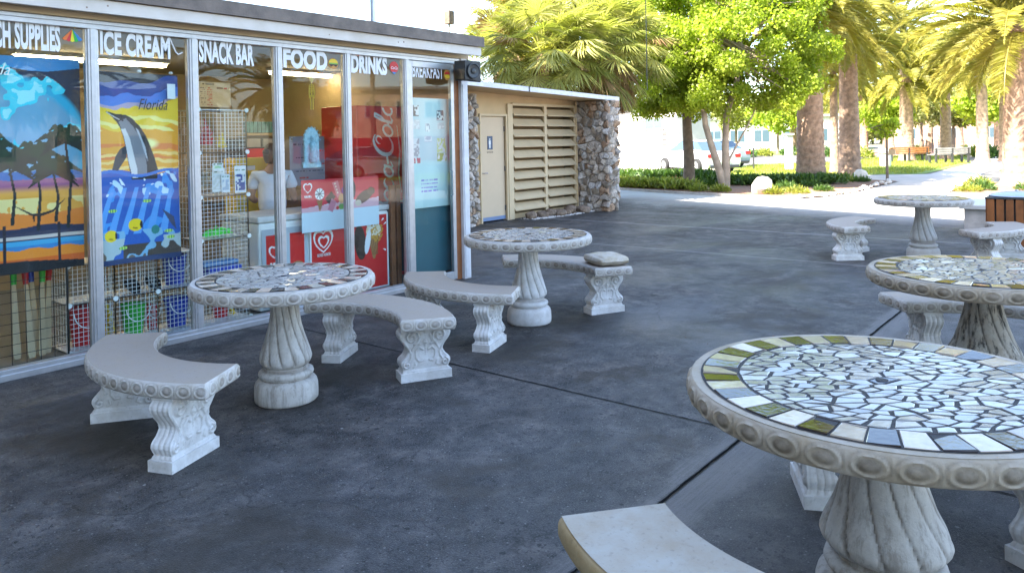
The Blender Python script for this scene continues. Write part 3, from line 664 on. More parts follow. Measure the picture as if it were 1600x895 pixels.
def slab(outline, z0, z1, sp, step=.0045, rows=18, bulge=.012, eggs=True, rnd=.0, corner=.012):
    P, nr, s, T = resample(outline, step, corner); n = len(P); sp = T/round(T/sp)
    V = []; D = []
    for j in range(rows+1):
        v = -1+2*j/rows; z = z0+(z1-z0)*j/rows
        if rnd: off = rnd*(np.sqrt(max(0, 1-abs(v)**2.6))-1)+0*s; r_, d_ = np.zeros(n), np.zeros(n)
        else: off = bulge*(math.sqrt(max(0, 1-v*v*.92))-1)+0*s
        if eggs: r_, d_ = egg(s, v, sp, z1-z0)
        else: r_, d_ = np.zeros(n), np.zeros(n)
        if eggs and j in (0, rows): off = off-.002
        Q = P+nr*(off+r_)[:, None]; V.append(np.column_stack([Q, np.full(n, z)])); D.append(d_)
    V = np.vstack(V); D = np.concatenate(D); fs = []
    mb = MB(); mb.v = [tuple(p) for p in V]
    for j in range(rows):
        for i in range(n): k = (i+1) % n; mb.f.append((j*n+i, j*n+k, (j+1)*n+k, (j+1)*n+i)); mb.mi.append(0)
    # top: flat surface inset a few mm (material 1)
    top = V[rows*n:]; ins = np.column_stack([P-nr*.012, np.full(n, z1+.0015)]); k0 = len(mb.v); mb.v += [tuple(p) for p in ins]
    for i in range(n): k = (i+1) % n; mb.f.append((rows*n+i, rows*n+k, k0+k, k0+i)); mb.mi.append(0)
    tri = tessellate_polygon([[Vector((p[0], p[1], 0)) for p in ins]])
    for a, b, c in tri:
        A, B, C = ins[a], ins[b], ins[c]; ccw = (B[0]-A[0])*(C[1]-A[1])-(B[1]-A[1])*(C[0]-A[0]) > 0
        if not ccw: b, c = c, b
        mb.f.append((k0+a, k0+b, k0+c)); mb.mi.append(1)
        mb.f.append((a, c, b)); mb.mi.append(0)
    return mb, np.concatenate([D, np.full(n, .15)])
def bench_outline():
    p = [(1.06*math.cos(R(a)), 1.06*math.sin(R(a))) for a in np.linspace(-42.5, 42.5, 40)]
    return p+[(.71*math.cos(R(a)), .71*math.sin(R(a))) for a in np.linspace(44, -44, 40)]
def spiral(cx, cz, r0, turns, sgn, a0):
    return [(cx+sgn*r0*(1-t*.82)*math.cos(a0+t*turns*2*PI), cz+r0*(1-t*.82)*math.sin(a0+t*turns*2*PI)) for t in np.linspace(0, 1, 46)]
def leg_relief(X, Z):
    lines = []
    for s in (-1, 1):
        sp_ = spiral(s*.092, .285, .052, 1.6, -s, -1.2); lines.append((sp_, .010, .0058))
        sp_ = spiral(s*.128, .108, .026, 1.2, -s, 1.9); lines.append((sp_, .008, .005))
        lines.append(([(s*.150, .25), (s*.135, .225), (s*.108, .20), (s*.095, .175), (s*.098, .15), (s*.112, .13)], .006, .006))
        lines.append(([(s*.030, .295), (s*.045, .25), (s*.075, .225), (s*.090, .20)], .005, .005))
        lines.append(([(s*.018, .20), (s*.04, .215), (s*.066, .19), (s*.064, .15), (s*.045, .125), (s*.025, .13)], .006, .006))
        lines.append(([(s*.035, .235), (s*.06, .245), (s*.075, .235)], .005, .006))
        lines.append(([(s*.075, .12), (s*.07, .10), (s*.085, .09)], .004, .005))
    for z, r in ((.335, .004), (.315, .009), (.295, .005), (.262, .007), (.245, .013), (.228, .007), (.208, .005), (.195, .004), (.183, .004), (.170, .003)): lines.append(([(0, z), (.0001, z)], r*.9, r))
    H = np.zeros_like(X)
    for pl_, amp, wd in lines:
        p = np.array(pl_); best = np.full(X.shape, 9.)
        for a, b in zip(p[:-1], p[1:]):
            d = b-a; L = max(1e-9, d@d); t = np.clip(((X-a[0])*d[0]+(Z-a[1])*d[1])/L, 0, 1)
            best = np.minimum(best, np.hypot(X-a[0]-t*d[0], Z-a[1]-t*d[1]))
        H = np.maximum(H, amp*1.45*np.exp(-(best/wd)**2))
    return H
def leg_mesh():
    zs = np.array([0, .055, .0555, .066, .075, .09, .11, .128, .142, .158, .172, .19, .205, .225, .25, .275, .295, .312, .326, .336, .3365, .352])
    ws = np.array([.172, .172, .160, .158, .150, .158, .166, .164, .155, .136, .126, .116, .117, .128, .148, .165, .171, .168, .158, .147, .150, .150])
    ts = np.array([.070, .070, .062, .060, .055, .057, .060, .060, .058, .056, .055, .054, .054, .055, .057, .059, .060, .060, .059, .058, .062, .062])
    Zr = np.concatenate([np.linspace(0, .055, 3), np.linspace(.0555, .336, 74), [.3365, .352]])
    Wz = np.interp(Zr, zs, ws); Tz = np.interp(Zr, zs, ts); nx, ny = 64, 22
    rings = []; dirt_shade = []
    for z, w, t in zip(Zr, Wz, Tz):
        body = .057 < z < .335
        u = np.linspace(-1, 1, nx); x = u*w; h = leg_relief(x, np.full(nx, z)) if body else np.zeros(nx)
        e = np.clip((1-np.abs(u))/.06, 0, 1); rim = np.exp(-((np.abs(u)-.93)/.035)**2)*.003*body
        F = np.stack([x, -t-h*e+.003*body-rim, np.full(nx, z)], 1)
        v = np.linspace(-1, 1, ny)[1:-1]; fl = (.006*np.abs(np.cos(v*PI*2.0))**.7-.004) if body else np.zeros(ny-2)
        Sr = np.stack([w+fl, v*t, np.full(ny-2, z)], 1)
        rings.append(np.vstack([F, Sr, F*[-1, -1, 1], Sr*[-1, -1, 1]]))
        df = (np.exp(-((h-.0022)/.0018)**2)*.9+.15)*body; ds = np.clip(1-(fl+.004)/.004, 0, 1)*.8*body if body else np.zeros(ny-2)
        dirt_shade.append(np.concatenate([df, ds, df, ds]))
    n = len(rings[0]); mb = MB(); mb.v = [tuple(p) for r_ in rings for p in r_]
    for j in range(len(rings)-1):
        for i in range(n): k = (i+1) % n; mb.f.append((j*n+i, j*n+k, (j+1)*n+k, (j+1)*n+i))
    mb.f.append(tuple(reversed(range(n)))); mb.f.append(tuple((len(rings)-1)*n+i for i in range(n))); mb.mi = [0]*len(mb.f)
    return mb, np.concatenate(dirt_shade)
def make_bench(label, group, plain_=False):
    t = thing('curved_bench', label, 'bench', (0, 0, 0), group)
    mb, D = slab(bench_outline(), .354, .430, .088) if not plain_ else slab(bench_outline(), .350, .428, .088, eggs=False, rnd=.022, corner=.03)
    build('seat', mb, ['rim_pale', 'seat_top'] if not plain_ else ['seat_side_tan', 'seat_smooth'], t, smooth=60, attr=D, flat1=True)
    lm, LD = leg_mesh()
    for i, a in enumerate((-29, 29)):
        if i == 0: l = build('leg', lm, 'stone_white', t, smooth=40, attr=LD)
        else: l = l.copy(); COL.objects.link(l); l.parent = t
        l.location = (.885*math.cos(R(a)), .885*math.sin(R(a)), 0); l.rotation_euler = (0, 0, R(a))
    return t
def place(o, x, y, deg, label):
    o.location = (x, y, 0); o.rotation_euler = (0, 0, R(deg)); o['label'] = label
GB = 'curved cast-stone benches around the mosaic tables'
b0 = make_bench('x', GB)
benches = [
 (2.677, 4.00, 173.8, 'pale curved stone bench nearest the shop window at far left, grey worn seat'),
 (2.70, 4.045, 1.0, 'curved stone bench to the right of the left mosaic table, end carving facing the viewer'),
 (5.14, 4.045, 169.5, 'curved stone bench in front of the shop door, left of the middle round table'),
 (4.97, 4.06, 3.0, 'curved stone bench carrying the pillow-shaped cushion'),
 (5.02, .63, 3.0, 'curved stone bench partly hidden behind the brown-streaked table pedestal'),
 (4.95, .66, 177.0, 'stone bench whose pale seat corner peeks out behind the large near mosaic table'),
 (2.56, .66, -1.0, 'shadowed curved stone bench under and behind the large near mosaic table'),
 (10.43, 2.03, 100.0, 'small-looking distant curved bench seen end-on, left of the farthest table'),
 (10.60, 1.98, 262.0, 'distant curved bench in front of the slatted wooden bin')]
for i, (x, y, a, lb) in enumerate(benches):
    o = b0 if i == 0 else copy_tree(b0); place(o, x, y, a, lb)
    if i in (7, 8):
        pass
b6 = make_bench('x', GB, True); place(b6, 2.60, .625, 180.5, 'smooth cream bench with yellowed edge in the bottom foreground')
# --- tables
def pedestal(fl=12, flare=False):
    prof = [(.150, 0), (.178, .002), (.187, .012), (.189, .05), (.187, .095), (.181, .118), (.170, .132), (.150, .140), (.145, .1405), (.147, .147), (.158, .155), (.164, .168), (.160, .182), (.146, .190), (.132, .193), (.130, .203), (.132, .212)]
    bz = np.linspace(.213, .672, 60)
    br = np.interp(bz, [.213, .222, .240, .262, .29, .34, .40, .46, .52, .58, .63, .665, .672], [.124, .138, .152, .155, .149, .134, .115, .098, .088, .085, .091, .109, .116])
    if flare: br = np.interp(bz, [.213, .222, .240, .262, .30, .36, .45, .53, .60, .65, .672], [.150, .172, .190, .196, .182, .152, .122, .100, .087, .088, .094]); prof = [(r*1.12, z) for r, z in prof]
    n = 144; th = np.arange(n)/n*2*PI; V = []; D = []
    for r, z in prof: V.append(np.stack([r*np.cos(th), r*np.sin(th), np.full(n, z)], 1)); D.append(np.full(n, .15 if z not in (.1405, .193, .203) else .9))
    for z, r in zip(bz, br):
        tw = (z-.213)*1.9; ph = ((th+tw)*fl/(2*PI)) % 1.0; g = np.abs(ph-.5)*2      # g=1 at groove
        amp = np.clip((z-.213)/.03, 0, 1)*np.clip((.672-z)/.02, 0, 1)
        rr = r*(1-(.060 if not flare else .035)*amp*np.clip(g, 0, 1)**2.4-.045*amp*np.exp(-((g-1)/(.10 if not flare else .06))**2)); V.append(np.stack([rr*np.cos(th), rr*np.sin(th), np.full(n, z)], 1)); D.append(np.clip(np.exp(-((g-1)/.13)**2)*.9*amp+.1, 0, 1))
    V = np.vstack(V); mb = MB(); mb.v = [tuple(p) for p in V]; m = len(prof)+len(bz)
    for j in range(m-1):
        for i in range(n): k = (i+1) % n; mb.f.append((j*n+i, j*n+k, (j+1)*n+k, (j+1)*n+i))
    mb.f.append(tuple(reversed(range(n)))); mb.f.append(tuple((m-1)*n+i for i in range(n))); mb.mi = [0]*len(mb.f)
    return mb, np.concatenate(D)
RT = .548
def circle(r, n, ph=0): return [(r*math.cos(2*PI*i/n+ph), r*math.sin(2*PI*i/n+ph)) for i in range(n)]
def make_table(label, pedmat, rim, seed, dark=(.035, .020, .014), light=(.50, .40, .31)):
    t = thing('mosaic_table', label, 'table', (0, 0, 0), 'round mosaic-topped stone tables')
    mb, D = slab(circle(RT-.007, 200), .672, .748, .098, bulge=.016); rs = np.random.default_rng(seed)
    build('tabletop', mb, [rim, rim], t, smooth=60, attr=D, flat1=True)
    mo = MB(); mo.c = []; mo.m = 1; zt = .7515
    # recessed dark grout bed
    ring = circle(RT-.045, 96); hole = circle(.022, 96)
    k = len(mo.v); mo.add([(x, y, zt) for x, y in ring]+[(x, y, zt) for x, y in hole], [(i, (i+1) % 96, 96+(i+1) % 96, 96+i) for i in range(96)]); mo.c += [(1, 1, 1)]*192
    mo.add([(x, y, zt) for x, y in hole]+[(x*.98, y*.98, .70) for x, y in hole]+[(0, 0, .7005)], [(i, 96+i, 96+(i+1) % 96, (i+1) % 96) for i in range(96)]); mo.c += [(1, 1, 1)]*193
    mo.m = 0
    def tile(poly, col, h=.0026, bevel=.0016):
        n = len(poly); 
        if n < 3: return
        cx = sum(p[0] for p in poly)/n; cy = sum(p[1] for p in poly)/n
        rad = min(math.hypot(p[0]-cx, p[1]-cy) for p in poly)
        if rad < .004: return
        tl = rs.normal(0, .028, 2)
        s_ = 1-bevel/rad; lo = [(x, y, zt-.0005) for x, y in poly]; hi = [(cx+(x-cx)*s_, cy+(y-cy)*s_, zt+h+(x-cx)*tl[0]+(y-cy)*tl[1]) for x, y in poly]
        mo.add([(x, y, zt+h*.6) for x, y in poly]+lo+hi, [(n+i, n+(i+1) % n, (i+1) % n, i) for i in range(n)]+[(i, (i+1) % n, 2*n+(i+1) % n, 2*n+i) for i in range(n)]+[tuple(2*n+i for i in range(n))])
        mo.c += [tuple(col)]*(3*n)
    n = 40; r0, r1 = .398, .497
    for i in range(n):
        a0 = 2*PI*i/n+.006; a1 = 2*PI*(i+1)/n-.006
        col = np.array(dark if i % 2 else light)*rs.uniform(.75, 1.25)
        tile([(r0*math.cos(a0), r0*math.sin(a0)), (r1*math.cos(a0), r1*math.sin(a0)), (r1*math.cos((a0+a1)/2), r1*math.sin((a0+a1)/2)), (r1*math.cos(a1), r1*math.sin(a1)), (r0*math.cos(a1), r0*math.sin(a1))], col)
    def rp():
        while True:
            p = rs.uniform(-.4, .4, 2)
            if .050 < math.hypot(*p) < .392: return tuple(p)
    # stretched metric per half gives sharp slivers like broken tile
    seeds = np.array(poisson(250, rp, .0255, 6000)+[(0., 0.)]); ang = .5
    for k_ in range(len(seeds)-1): seeds[k_] += rs.normal(0, .005, 2)
    sk_ = np.array([[1.0, .55], [0, .75]]); bnd = [tuple(sk_@np.array(p)) for p in circle(.388, 60)]; C_ = voronoi(seeds@sk_.T, bnd, .0072, 20); iv = np.linalg.inv(sk_); C_ = [None if c_ is None else [tuple(iv@np.array(p)) for p in c_] for c_ in C_]
    for ci, cc in enumerate(C_):
        if cc is None: continue
        if ci == len(C_)-1: tile(cc, (.07, .08, .11)); continue
        pc = [(p[0]+rs.normal(0, .0012), p[1]+rs.normal(0, .0012)) for p in cc]
        # merge tiny edges
        q = [pc[0]]
        for p in pc[1:]:
            if math.hypot(p[0]-q[-1][0], p[1]-q[-1][1]) > .0085: q.append(p)
        if len(q) > 3 and math.hypot(q[0][0]-q[-1][0], q[0][1]-q[-1][1]) < .0085: q.pop()
        g = rs.uniform(.75, 1.1); tile(q, np.array((.44, .41, .37))*g)
    mo.m = 1; mo.add([(x, y, zt+.0042) for x, y in circle(.017, 24)]+[(x, y, zt-.001) for x, y in circle(.017, 24)], [tuple(range(24))]+[(24+i, 24+(i+1) % 24, (i+1) % 24, i) for i in range(24)]); mo.c += [(1, 1, 1)]*48
    build('mosaic', mo, ['tile', 'grout'], t)
    pm, PD = pedestal(); build('pedestal', pm, pedmat, t, smooth=50, attr=PD)
    return t
tE = make_table('x', 'stone_ped', 'rim', 3)
def vary(t, label, pedmat, rim, x, y, deg):
    t.location = (x, y, 0); t.rotation_euler = (0, 0, R(deg)); t['label'] = label
    for ch in t.children:
        if ch.name.startswith('pedestal') or ch.name.startswith('tabletop'):
            ch.data = ch.data.copy()
            for i in range(len(ch.data.materials)): ch.data.materials[i] = MT[pedmat if ch.name.startswith('ped') else rim]
TA, TB, TC, TD = [copy_tree(tE) for _ in range(4)]
vary(tE, 'large nearest round table with white broken-tile mosaic, at lower right', 'stone_ped', 'rim', 2.618, .623, 0)
vary(TA, 'round mosaic table closest to the shop windows at left, brown and cream border tiles', 'stone_ped', 'rim_pale', 2.683, 4.002, 20)
vary(TB, 'middle round stone table standing near the shop door', 'stone_white', 'rim_pale', 5.077, 3.988, 50)
vary(TC, 'farthest round stone table, left of the slatted wooden bin', 'stone', 'rim_pale', 10.437, 1.988, 0)
vary(TD, 'round mosaic table on a darkly streaked fluted pedestal at the right edge', 'stone_ped_dirty', 'rim', 5.064, .659, 11)
fm, FD = pedestal(11, True); FM = build('pedestal', fm, 'stone_ped', None, smooth=50, attr=FD); FME = FM.data; bpy.data.objects.remove(FM)
for t_, m_ in ((tE, 'stone_ped'), (TD, 'stone_ped_dirty')):
    for ch in t_.children:
        if ch.name.startswith('pedestal'): ch.data = FME.copy(); ch.data.materials[0] = MT[m_]
        else: ch.scale = (1.122, 1.122, 1)
# cushion on the bench
def pillow(c, ax, hx, hy, h, nx=40, ny=26):
    mb = MB(); c = Vector(c); ax = Vector(ax).normalized(); ay = Vector((-ax.y, ax.x, 0)); top = []
    for side in (1, -1):
        for j in range(ny+1):
            for i in range(nx+1):
                u = -1+2*i/nx; v = -1+2*j/ny
                e = (1-abs(u)**5)*(1-abs(v)**4); pu = hx*u*(1-.10*(1-abs(v)**3)*0); 
                z = h*.5*(max(0, e)**.42)*side
                sh = 1-.16*(abs(u)**4)*(abs(v)**2)
                p = c+ax*(hx*u*sh)+ay*(hy*v*sh)+Vector((0, 0, z+.006*math.sin(7*u+3*v)*e-(.012*math.exp(-((u+.72)/.05)**2)*e if side > 0 else 0)))
                top.append(p)
    m = (nx+1)*(ny+1); fs = []
    for j in range(ny):
        for i in range(nx):
            a = j*(nx+1)+i; fs.append((a, a+1, a+nx+2, a+nx+1)); fs.append((m+a, m+a+nx+1, m+a+nx+2, m+a+1))
    b = [j*(nx+1) for j in range(ny+1)]
    return mb.add(top, fs)
mb = pillow((5.77, 3.63, .430+.042), (-.82, .57, 0)[:2]+(0,), .17, .19, .095)
mb = pillow((5.79, 3.66, .476), (math.cos(R(-30)), math.sin(R(-30)), 0), .165, .20, .088)
solo('cushion', mb, 'cushion', 'beige weathered pillow-shaped cushion lying on the end of a stone bench', 'cushion', (5.79, 3.66, .432), smooth='all', attr=np.full(len(mb.v), .2))
# ================================================================== SHOP WINDOW LETTERING
YL = 5.914
for s, x0, x1, z0, z1, lb in (('BEACH SUPPLIES', 1.63, 2.165, 2.245, 2.44, 'white SUPPLIES lettering on the leftmost shop pane'), ('ICE CREAM', 2.435, 2.965, 2.25, 2.43, 'white ICE CREAM lettering above the dolphin towel'),
        ('SNACK BAR', 3.205, 3.71, 2.245, 2.435, 'white SNACK BAR lettering above the white wire rack'), ('FOOD', 4.005, 4.49, 2.25, 2.435, 'white FOOD lettering on the shop pane with the burger sticker'),
        ('DRINKS', 4.775, 5.24, 2.25, 2.435, 'white DRINKS lettering beside the round red sticker'), ('BREAKFAST', 5.585, 6.05, 2.25, 2.41, 'white BREAKFAST lettering across the top of the door glass')):
    yy = YL if s != 'BREAKFAST' else 5.905
    text_poly(s, x0, x1, z0, z1, yy, 'white', 'window_lettering', bold=.055 if len(s) < 8 else .018 if s == 'BREAKFAST' else .045, thick=.002, label=lb, cat='lettering', group='white lettering along the top of the shop windows')
def disc(cx, cz, rx, rz, n=28, a0=0, a1=2*PI, inner=None):
    p = [(cx+rx*math.cos(a), cz+rz*math.sin(a)) for a in np.linspace(a0, a1, n, endpoint=(abs(a1-a0) < 6.28))]
    return p
def decal(name, layers, label, x, z, y=YL):
    t = thing(name, label, 'sticker', (x, y, z))
    for i, (nm, poly, mat) in enumerate(layers):
        mb = MB(); mb.prism(poly, (x, y-.0012*i, z), (1, 0, 0), (0, 0, 1), (0, -1, 0), .001); build(nm, mb, mat, t)
    return t
def colm(name, c): 
    if name not in MT: MT[name] = plain(name, c, .5, .04)
    return name
um = []
cols = [('orange_vinyl', (.75, .16, .02)), ('red_vinyl', (.6, .02, .02)), ('yellow_vinyl', (.8, .7, .02)), ('green_vinyl', (.02, .4, .05)), ('blue_vinyl', (.02, .2, .5))]
for i, (nm, c) in enumerate(cols):
    colm(nm, c); xa, xb = -.066+.0265*i, -.066+.0265*(i+1)
    f = lambda x: .0-.35*abs(x)+.0
    zb = lambda x: -.045+.6*x*x*6
    um.append(('panel', [(0, .042), (xa, zb(xa)), ((xa+xb)/2, zb((xa+xb)/2)-.006), (xb, zb(xb))], nm))
decal('umbrella_sticker', [(a, b, c) for a, b, c in um], 'rainbow beach umbrella sticker after the SUPPLIES lettering', 2.245, 2.375)
t = thing('cone_sticker', 'thin white curved outline sticker after the ICE CREAM lettering', 'sticker', (3.02, YL, 2.30))
mb = MB(); mb.tube([(2.965, YL, 2.42), (2.985, YL, 2.37), (3.01, YL, 2.315), (3.03, YL, 2.297), (3.05, YL, 2.305), (3.065, YL, 2.315)], .006, 6); build('outline', mb, 'white', t)
colm('bun_vinyl', (.55, .25, .05)); colm('cheese_vinyl', (.8, .55, .02)); colm('patty_vinyl', (.05, .02, .01)); colm('lettuce_vinyl', (.2, .4, .05))
decal('burger_sticker', [('bun', disc(0, .0, .058, .05), 'bun_vinyl'), ('bun', disc(0, .008, .052, .036, 16, 0, PI), 'cheese_vinyl'), ('lettuce', [(-.056, .006), (.056, .006), (.050, -.008), (-.05, -.008)], 'lettuce_vinyl'), ('patty', [(-.054, -.006), (.054, -.006), (.03, -.030), (0, -.016), (-.03, -.032)], 'patty_vinyl')], 'burger sticker after the FOOD lettering', 4.56, 2.325)
dk = decal('round_red_sticker', [('disc', disc(0, 0, .060, .060), 'red_vinyl'), ('point', [(-.03, -.05), (.03, -.05), (0, -.075)], 'blue_vinyl')], 'round red soda sticker after the DRINKS lettering', 5.335, 2.34)
text_poly('CoCa', 5.29, 5.38, 2.318, 2.348, YL-.0035, 'white', 'sticker_lettering', parent=dk, bold=.01, shear=.4)
decal('round_orange_sticker', [('disc', disc(0, 0, .052, .062), 'bun_vinyl'), ('filling', disc(0, .004, .044, .030, 16, 0, PI), 'red_vinyl'), ('base', disc(0, -.02, .040, .02), 'cheese_vinyl')], 'round orange pancake sticker after the BREAKFAST lettering', 6.115, 2.305, 5.903)
# ================================================================== PRINTED SHEETS (colours computed per vertex)
def vnoise(X, Z, s, seed=0):
    r_ = np.random.default_rng(seed); G = r_.uniform(0, 1, (64, 64)); x = X*s; z = Z*s; xi = np.floor(x).astype(int); zi = np.floor(z).astype(int); fx = x-xi; fz = z-zi
    fx = fx*fx*(3-2*fx); fz = fz*fz*(3-2*fz); g = lambda a, b: G[a % 64, b % 64]
    return (g(xi, zi)*(1-fx)+g(xi+1, zi)*fx)*(1-fz)+(g(xi, zi+1)*(1-fx)+g(xi+1, zi+1)*fx)*fz
class Art:
    def __init__(s, w, h, cell): s.w, s.h = w, h; s.nx = int(w/cell); s.nz = int(h/cell); s.X, s.Z = np.meshgrid(np.linspace(0, w, s.nx+1), np.linspace(0, h, s.nz+1)); s.C = np.ones(s.X.shape+(3,))*.7
    def put(s, m, c): 
        m = np.clip(m, 0, 1)[..., None].astype(float); s.C = s.C*(1-m)+np.array(c)*m
    def ell(s, cx, cz, rx, rz, c, ang=0, soft=0):
        a, b = s.X-cx, s.Z-cz; u = (a*math.cos(ang)+b*math.sin(ang))/rx; v = (-a*math.sin(ang)+b*math.cos(ang))/rz; q = np.hypot(u, v)
        s.put((q < 1) if not soft else np.clip((1-q)/soft, 0, 1), c)
    def rect(s, x0, x1, z0, z1, c): s.put((s.X >= x0) & (s.X <= x1) & (s.Z >= z0) & (s.Z <= z1), c)
    def poly(s, pts, c):
        ins = np.zeros(s.X.shape, bool); j = len(pts)-1
        for i in range(len(pts)):
            (xi, zi), (xj, zj) = pts[i], pts[j]; ins ^= ((zi > s.Z) != (zj > s.Z)) & (s.X < (xj-xi)*(s.Z-zi)/((zj-zi) or 1e-9)+xi); j = i
        s.put(ins, c)
    def stroke(s, pts, w, c):
        p = np.array(pts, dtype=float); w = np.full(len(p), w) if not hasattr(w, '__len__') else np.array(w); best = np.full(s.X.shape, -9.)
        for i in range(len(p)-1):
            d = p[i+1]-p[i]; L = max(1e-12, d@d); t = np.clip(((s.X-p[i][0])*d[0]+(s.Z-p[i][1])*d[1])/L, 0, 1)
            best = np.maximum(best, (w[i]*(1-t)+w[i+1]*t)-np.hypot(s.X-p[i][0]-t*d[0], s.Z-p[i][1]-t*d[1]))
        s.put(best > 0, c)
    def heart(s, cx, cz, r, c, w=.25, fill=False):
        x = (s.X-cx)/r; z = (s.Z-cz)/r*1.0+.1; f = (x*x+z*z-.75)**3-x*x*z**3*1.2
        x2, z2 = x/(1-w), z/(1-w); g = (x2*x2+z2*z2-.75)**3-x2*x2*z2**3*1.2
        s.put((f < 0) & ((g > 0) | fill), c)
    def scribble(s, x0, x1, z, h, c, seed=0, dens=.6):
        k = np.random.default_rng(seed).uniform(0, 1, 200); q = k[np.clip(((s.X-x0)/(h*.8)).astype(int), 0, 199)]
        s.put((s.X > x0) & (s.X < x1) & (np.abs(s.Z-z) < h/2) & (q < dens), c)
    def mesh(s, name, parent, o, ux=(1, 0, 0), mat='print', wave=0, wf=9, **kw):
        ux = np.array(ux, dtype=float); nrm = np.array((ux[1], -ux[0], 0)); V = np.array(o)+s.X[..., None]*ux+s.Z[..., None]*np.array((0, 0, 1.))
        if wave: V = V+nrm*(wave*np.sin(s.X*wf*2*PI+1.3*np.sin(s.Z*2.3))*(.35+.65*(1-s.Z/s.h))+wave*.4*np.sin(s.X*23+s.Z*4))[..., None]
        nx, nz = s.nx+1, s.nz+1; I = np.arange(nx*nz).reshape(nz, nx); F = np.stack([I[:-1, :-1], I[:-1, 1:], I[1:, 1:], I[1:, :-1]], -1).reshape(-1, 4)
        o_ = fastmesh(name, V.reshape(-1, 3), F, mat, parent, col=s.C.reshape(-1, 3), smooth=bool(wave), **kw); return o_
# towel with palms and sunset
A = Art(.80, 1.52, .0048); X, Z = A.X, A.Z; nz = vnoise(X, Z, 9, 1)+.5*vnoise(X, Z, 22, 2)
A.put(Z > -1, (.02, .03, .07)); A.put(Z > 1.44+.02*np.sin(X*9), (.05, .25, .55))
A.ell(.34, .90, .52, .50, (.02, .40, .62), soft=.06); A.ell(.34, .88, .47, .45, (.15, .36, .52), soft=.08); A.ell(.30, .80, .36, .34, (.22, .42, .60), soft=.3); A.put((nz > .95) & (np.hypot(X-.34, Z-.95) < .50) & (Z > .75), (.05, .62, .75))
A.put((nz > 1.12) & (np.hypot(X-.40, Z-1.0) < .48) & (Z > .8), (.35, .80, .85))
A.put((Z < .70+.02*nz), (.03, .14, .42)); A.put((Z < .64+.02*nz), (.35, .10, .22)); A.put((Z < .61)*np.clip((.61-Z)/.05, 0, 1), (.80, .36, .04)); A.put((Z < .52) & (nz > .55), (.85, .66, .25)); A.put(Z < .42+.02*np.sin(X*9), (.80, .22, .02)); A.put((Z < .32+.01*np.sin(X*14)), (.015, .02, .06)); A.put((Z < .255) & (Z > .235), (.6, .5, .45))
A.put(Z < .225, (.05, .35, .60)); A.put(Z < .19, (.04, .22, .5)); A.put(Z < .165+.008*np.sin(X*30), (.85, .25, .02)); A.put(Z < .10, (.70, .12, .01)); A.put(Z < .065+.02*np.sin(X*5), (.008, .008, .012))
for tx, tz, hh in ((.22, .35, .52), (.34, .35, .40), (.50, .30, .50), (.62, .35, .35), (.70, .3, .62)):  # printed palms, painted fuller and darker with palms reflected in the glass
    A.stroke([(tx, tz), (tx+.02, tz+hh*.5), (tx-.01, tz+hh)], [.012, .009, .007], (.01, .012, .01))
    for a in np.linspace(-.7, 3.8, 17):
        L = .17+.04*math.sin(a*7); A.stroke([(tx-.01, tz+hh), (tx-.01+L*.6*math.cos(a), tz+hh+.5*L*math.sin(a)+.02), (tx-.01+L*math.cos(a), tz+hh+.6*L*math.sin(a)-.03)], [.012, .018, .003], (.010, .022+.012*math.sin(a), .010))
A.stroke([(.36, .47), (.46, .405), (.52, .40), (.60, .42), (.68, .50)], [.002, .008, .011, .008, .002], (.03, .015, .01)); A.stroke([(.47, .405), (.475, .36)], .006, (.03, .015, .01))
for tx in (.28, .63): A.rect(tx, tx+.02, .06, .34, (.015, .01, .02))
tw = thing('beach_towel', 'beach towel printed with palms and an orange sunset, in the leftmost pane', 'towel', (1.95, 6.02, .70), 'printed towels hung in the window')
A.mesh('cloth', tw, (1.53, 6.02, .69), wave=.010, wf=2.6)
text_poly('Florida', 1.60, 1.87, 2.07, 2.15, 5.985, 'white', 'towel_lettering', parent=tw, bold=.0, shear=.4)
# towel with dolphin
A = Art(.655, 1.47, .0042); X, Z = A.X, A.Z; nz = vnoise(X, Z, 7, 5)+.5*vnoise(X, Z, 19, 6); wv = .03*np.sin(X*7)+.02*np.sin(X*17+Z*5)
A.put(Z > -1, (.86, .36, .02)); A.put(Z+wv > 1.06, (.90, .58, .04)); A.put(Z+wv+.05*nz > 1.26, (.50, .38, .50)); A.put(Z+wv > 1.25, (.10, .22, .62)); A.put(Z+wv+.04*nz > 1.36, (.035, .07, .28)); A.put(Z+wv > 1.42, (.02, .025, .05))
A.put((Z > 1.02) & (Z < 1.14) & (np.sin(Z*80+X*9+nz*4) > .4), (.95, .78, .25)); A.put((Z > .80) & (Z < .92) & (np.sin(Z*60+X*5+nz*3) > 0), (.80, .20, .03)); A.put((Z < .86) & (Z > .66) & (np.sin(Z*110+nz*6) > .3), (.95, .60, .18))
A.ell(.40, .92, .10, .05, (.98, .85, .35), soft=.5)
# sea
A.put(Z < .70+.025*np.sin(X*11), (.02, .10, .42)); A.put((Z < .70+.025*np.sin(X*11)) & (nz > .9), (.05, .28, .70)); A.put((Z < .72) & (Z > .52) & (nz+.25*np.sin(X*40+Z*33) > 1.02), (.55, .72, .85))
for i in range(6): A.poly([(.12+.09*i, .58), (.15+.09*i, .58), (.04+.10*i, .22), (-.02+.10*i, .22)], (.10, .32, .72))
A.put((Z < .25) & (nz > .72), (.20, .42, .62)); A.put((Z < .19) & (nz+.3*np.sin(X*13) > .8), (.42, .50, .52)); A.put((Z < .14) & (nz < .72) & (X > .2), (.07, .05, .04)); A.put((Z < .10) & (nz > .85), (.14, .10, .07)); A.put((Z < .04), (.02, .04, .12))
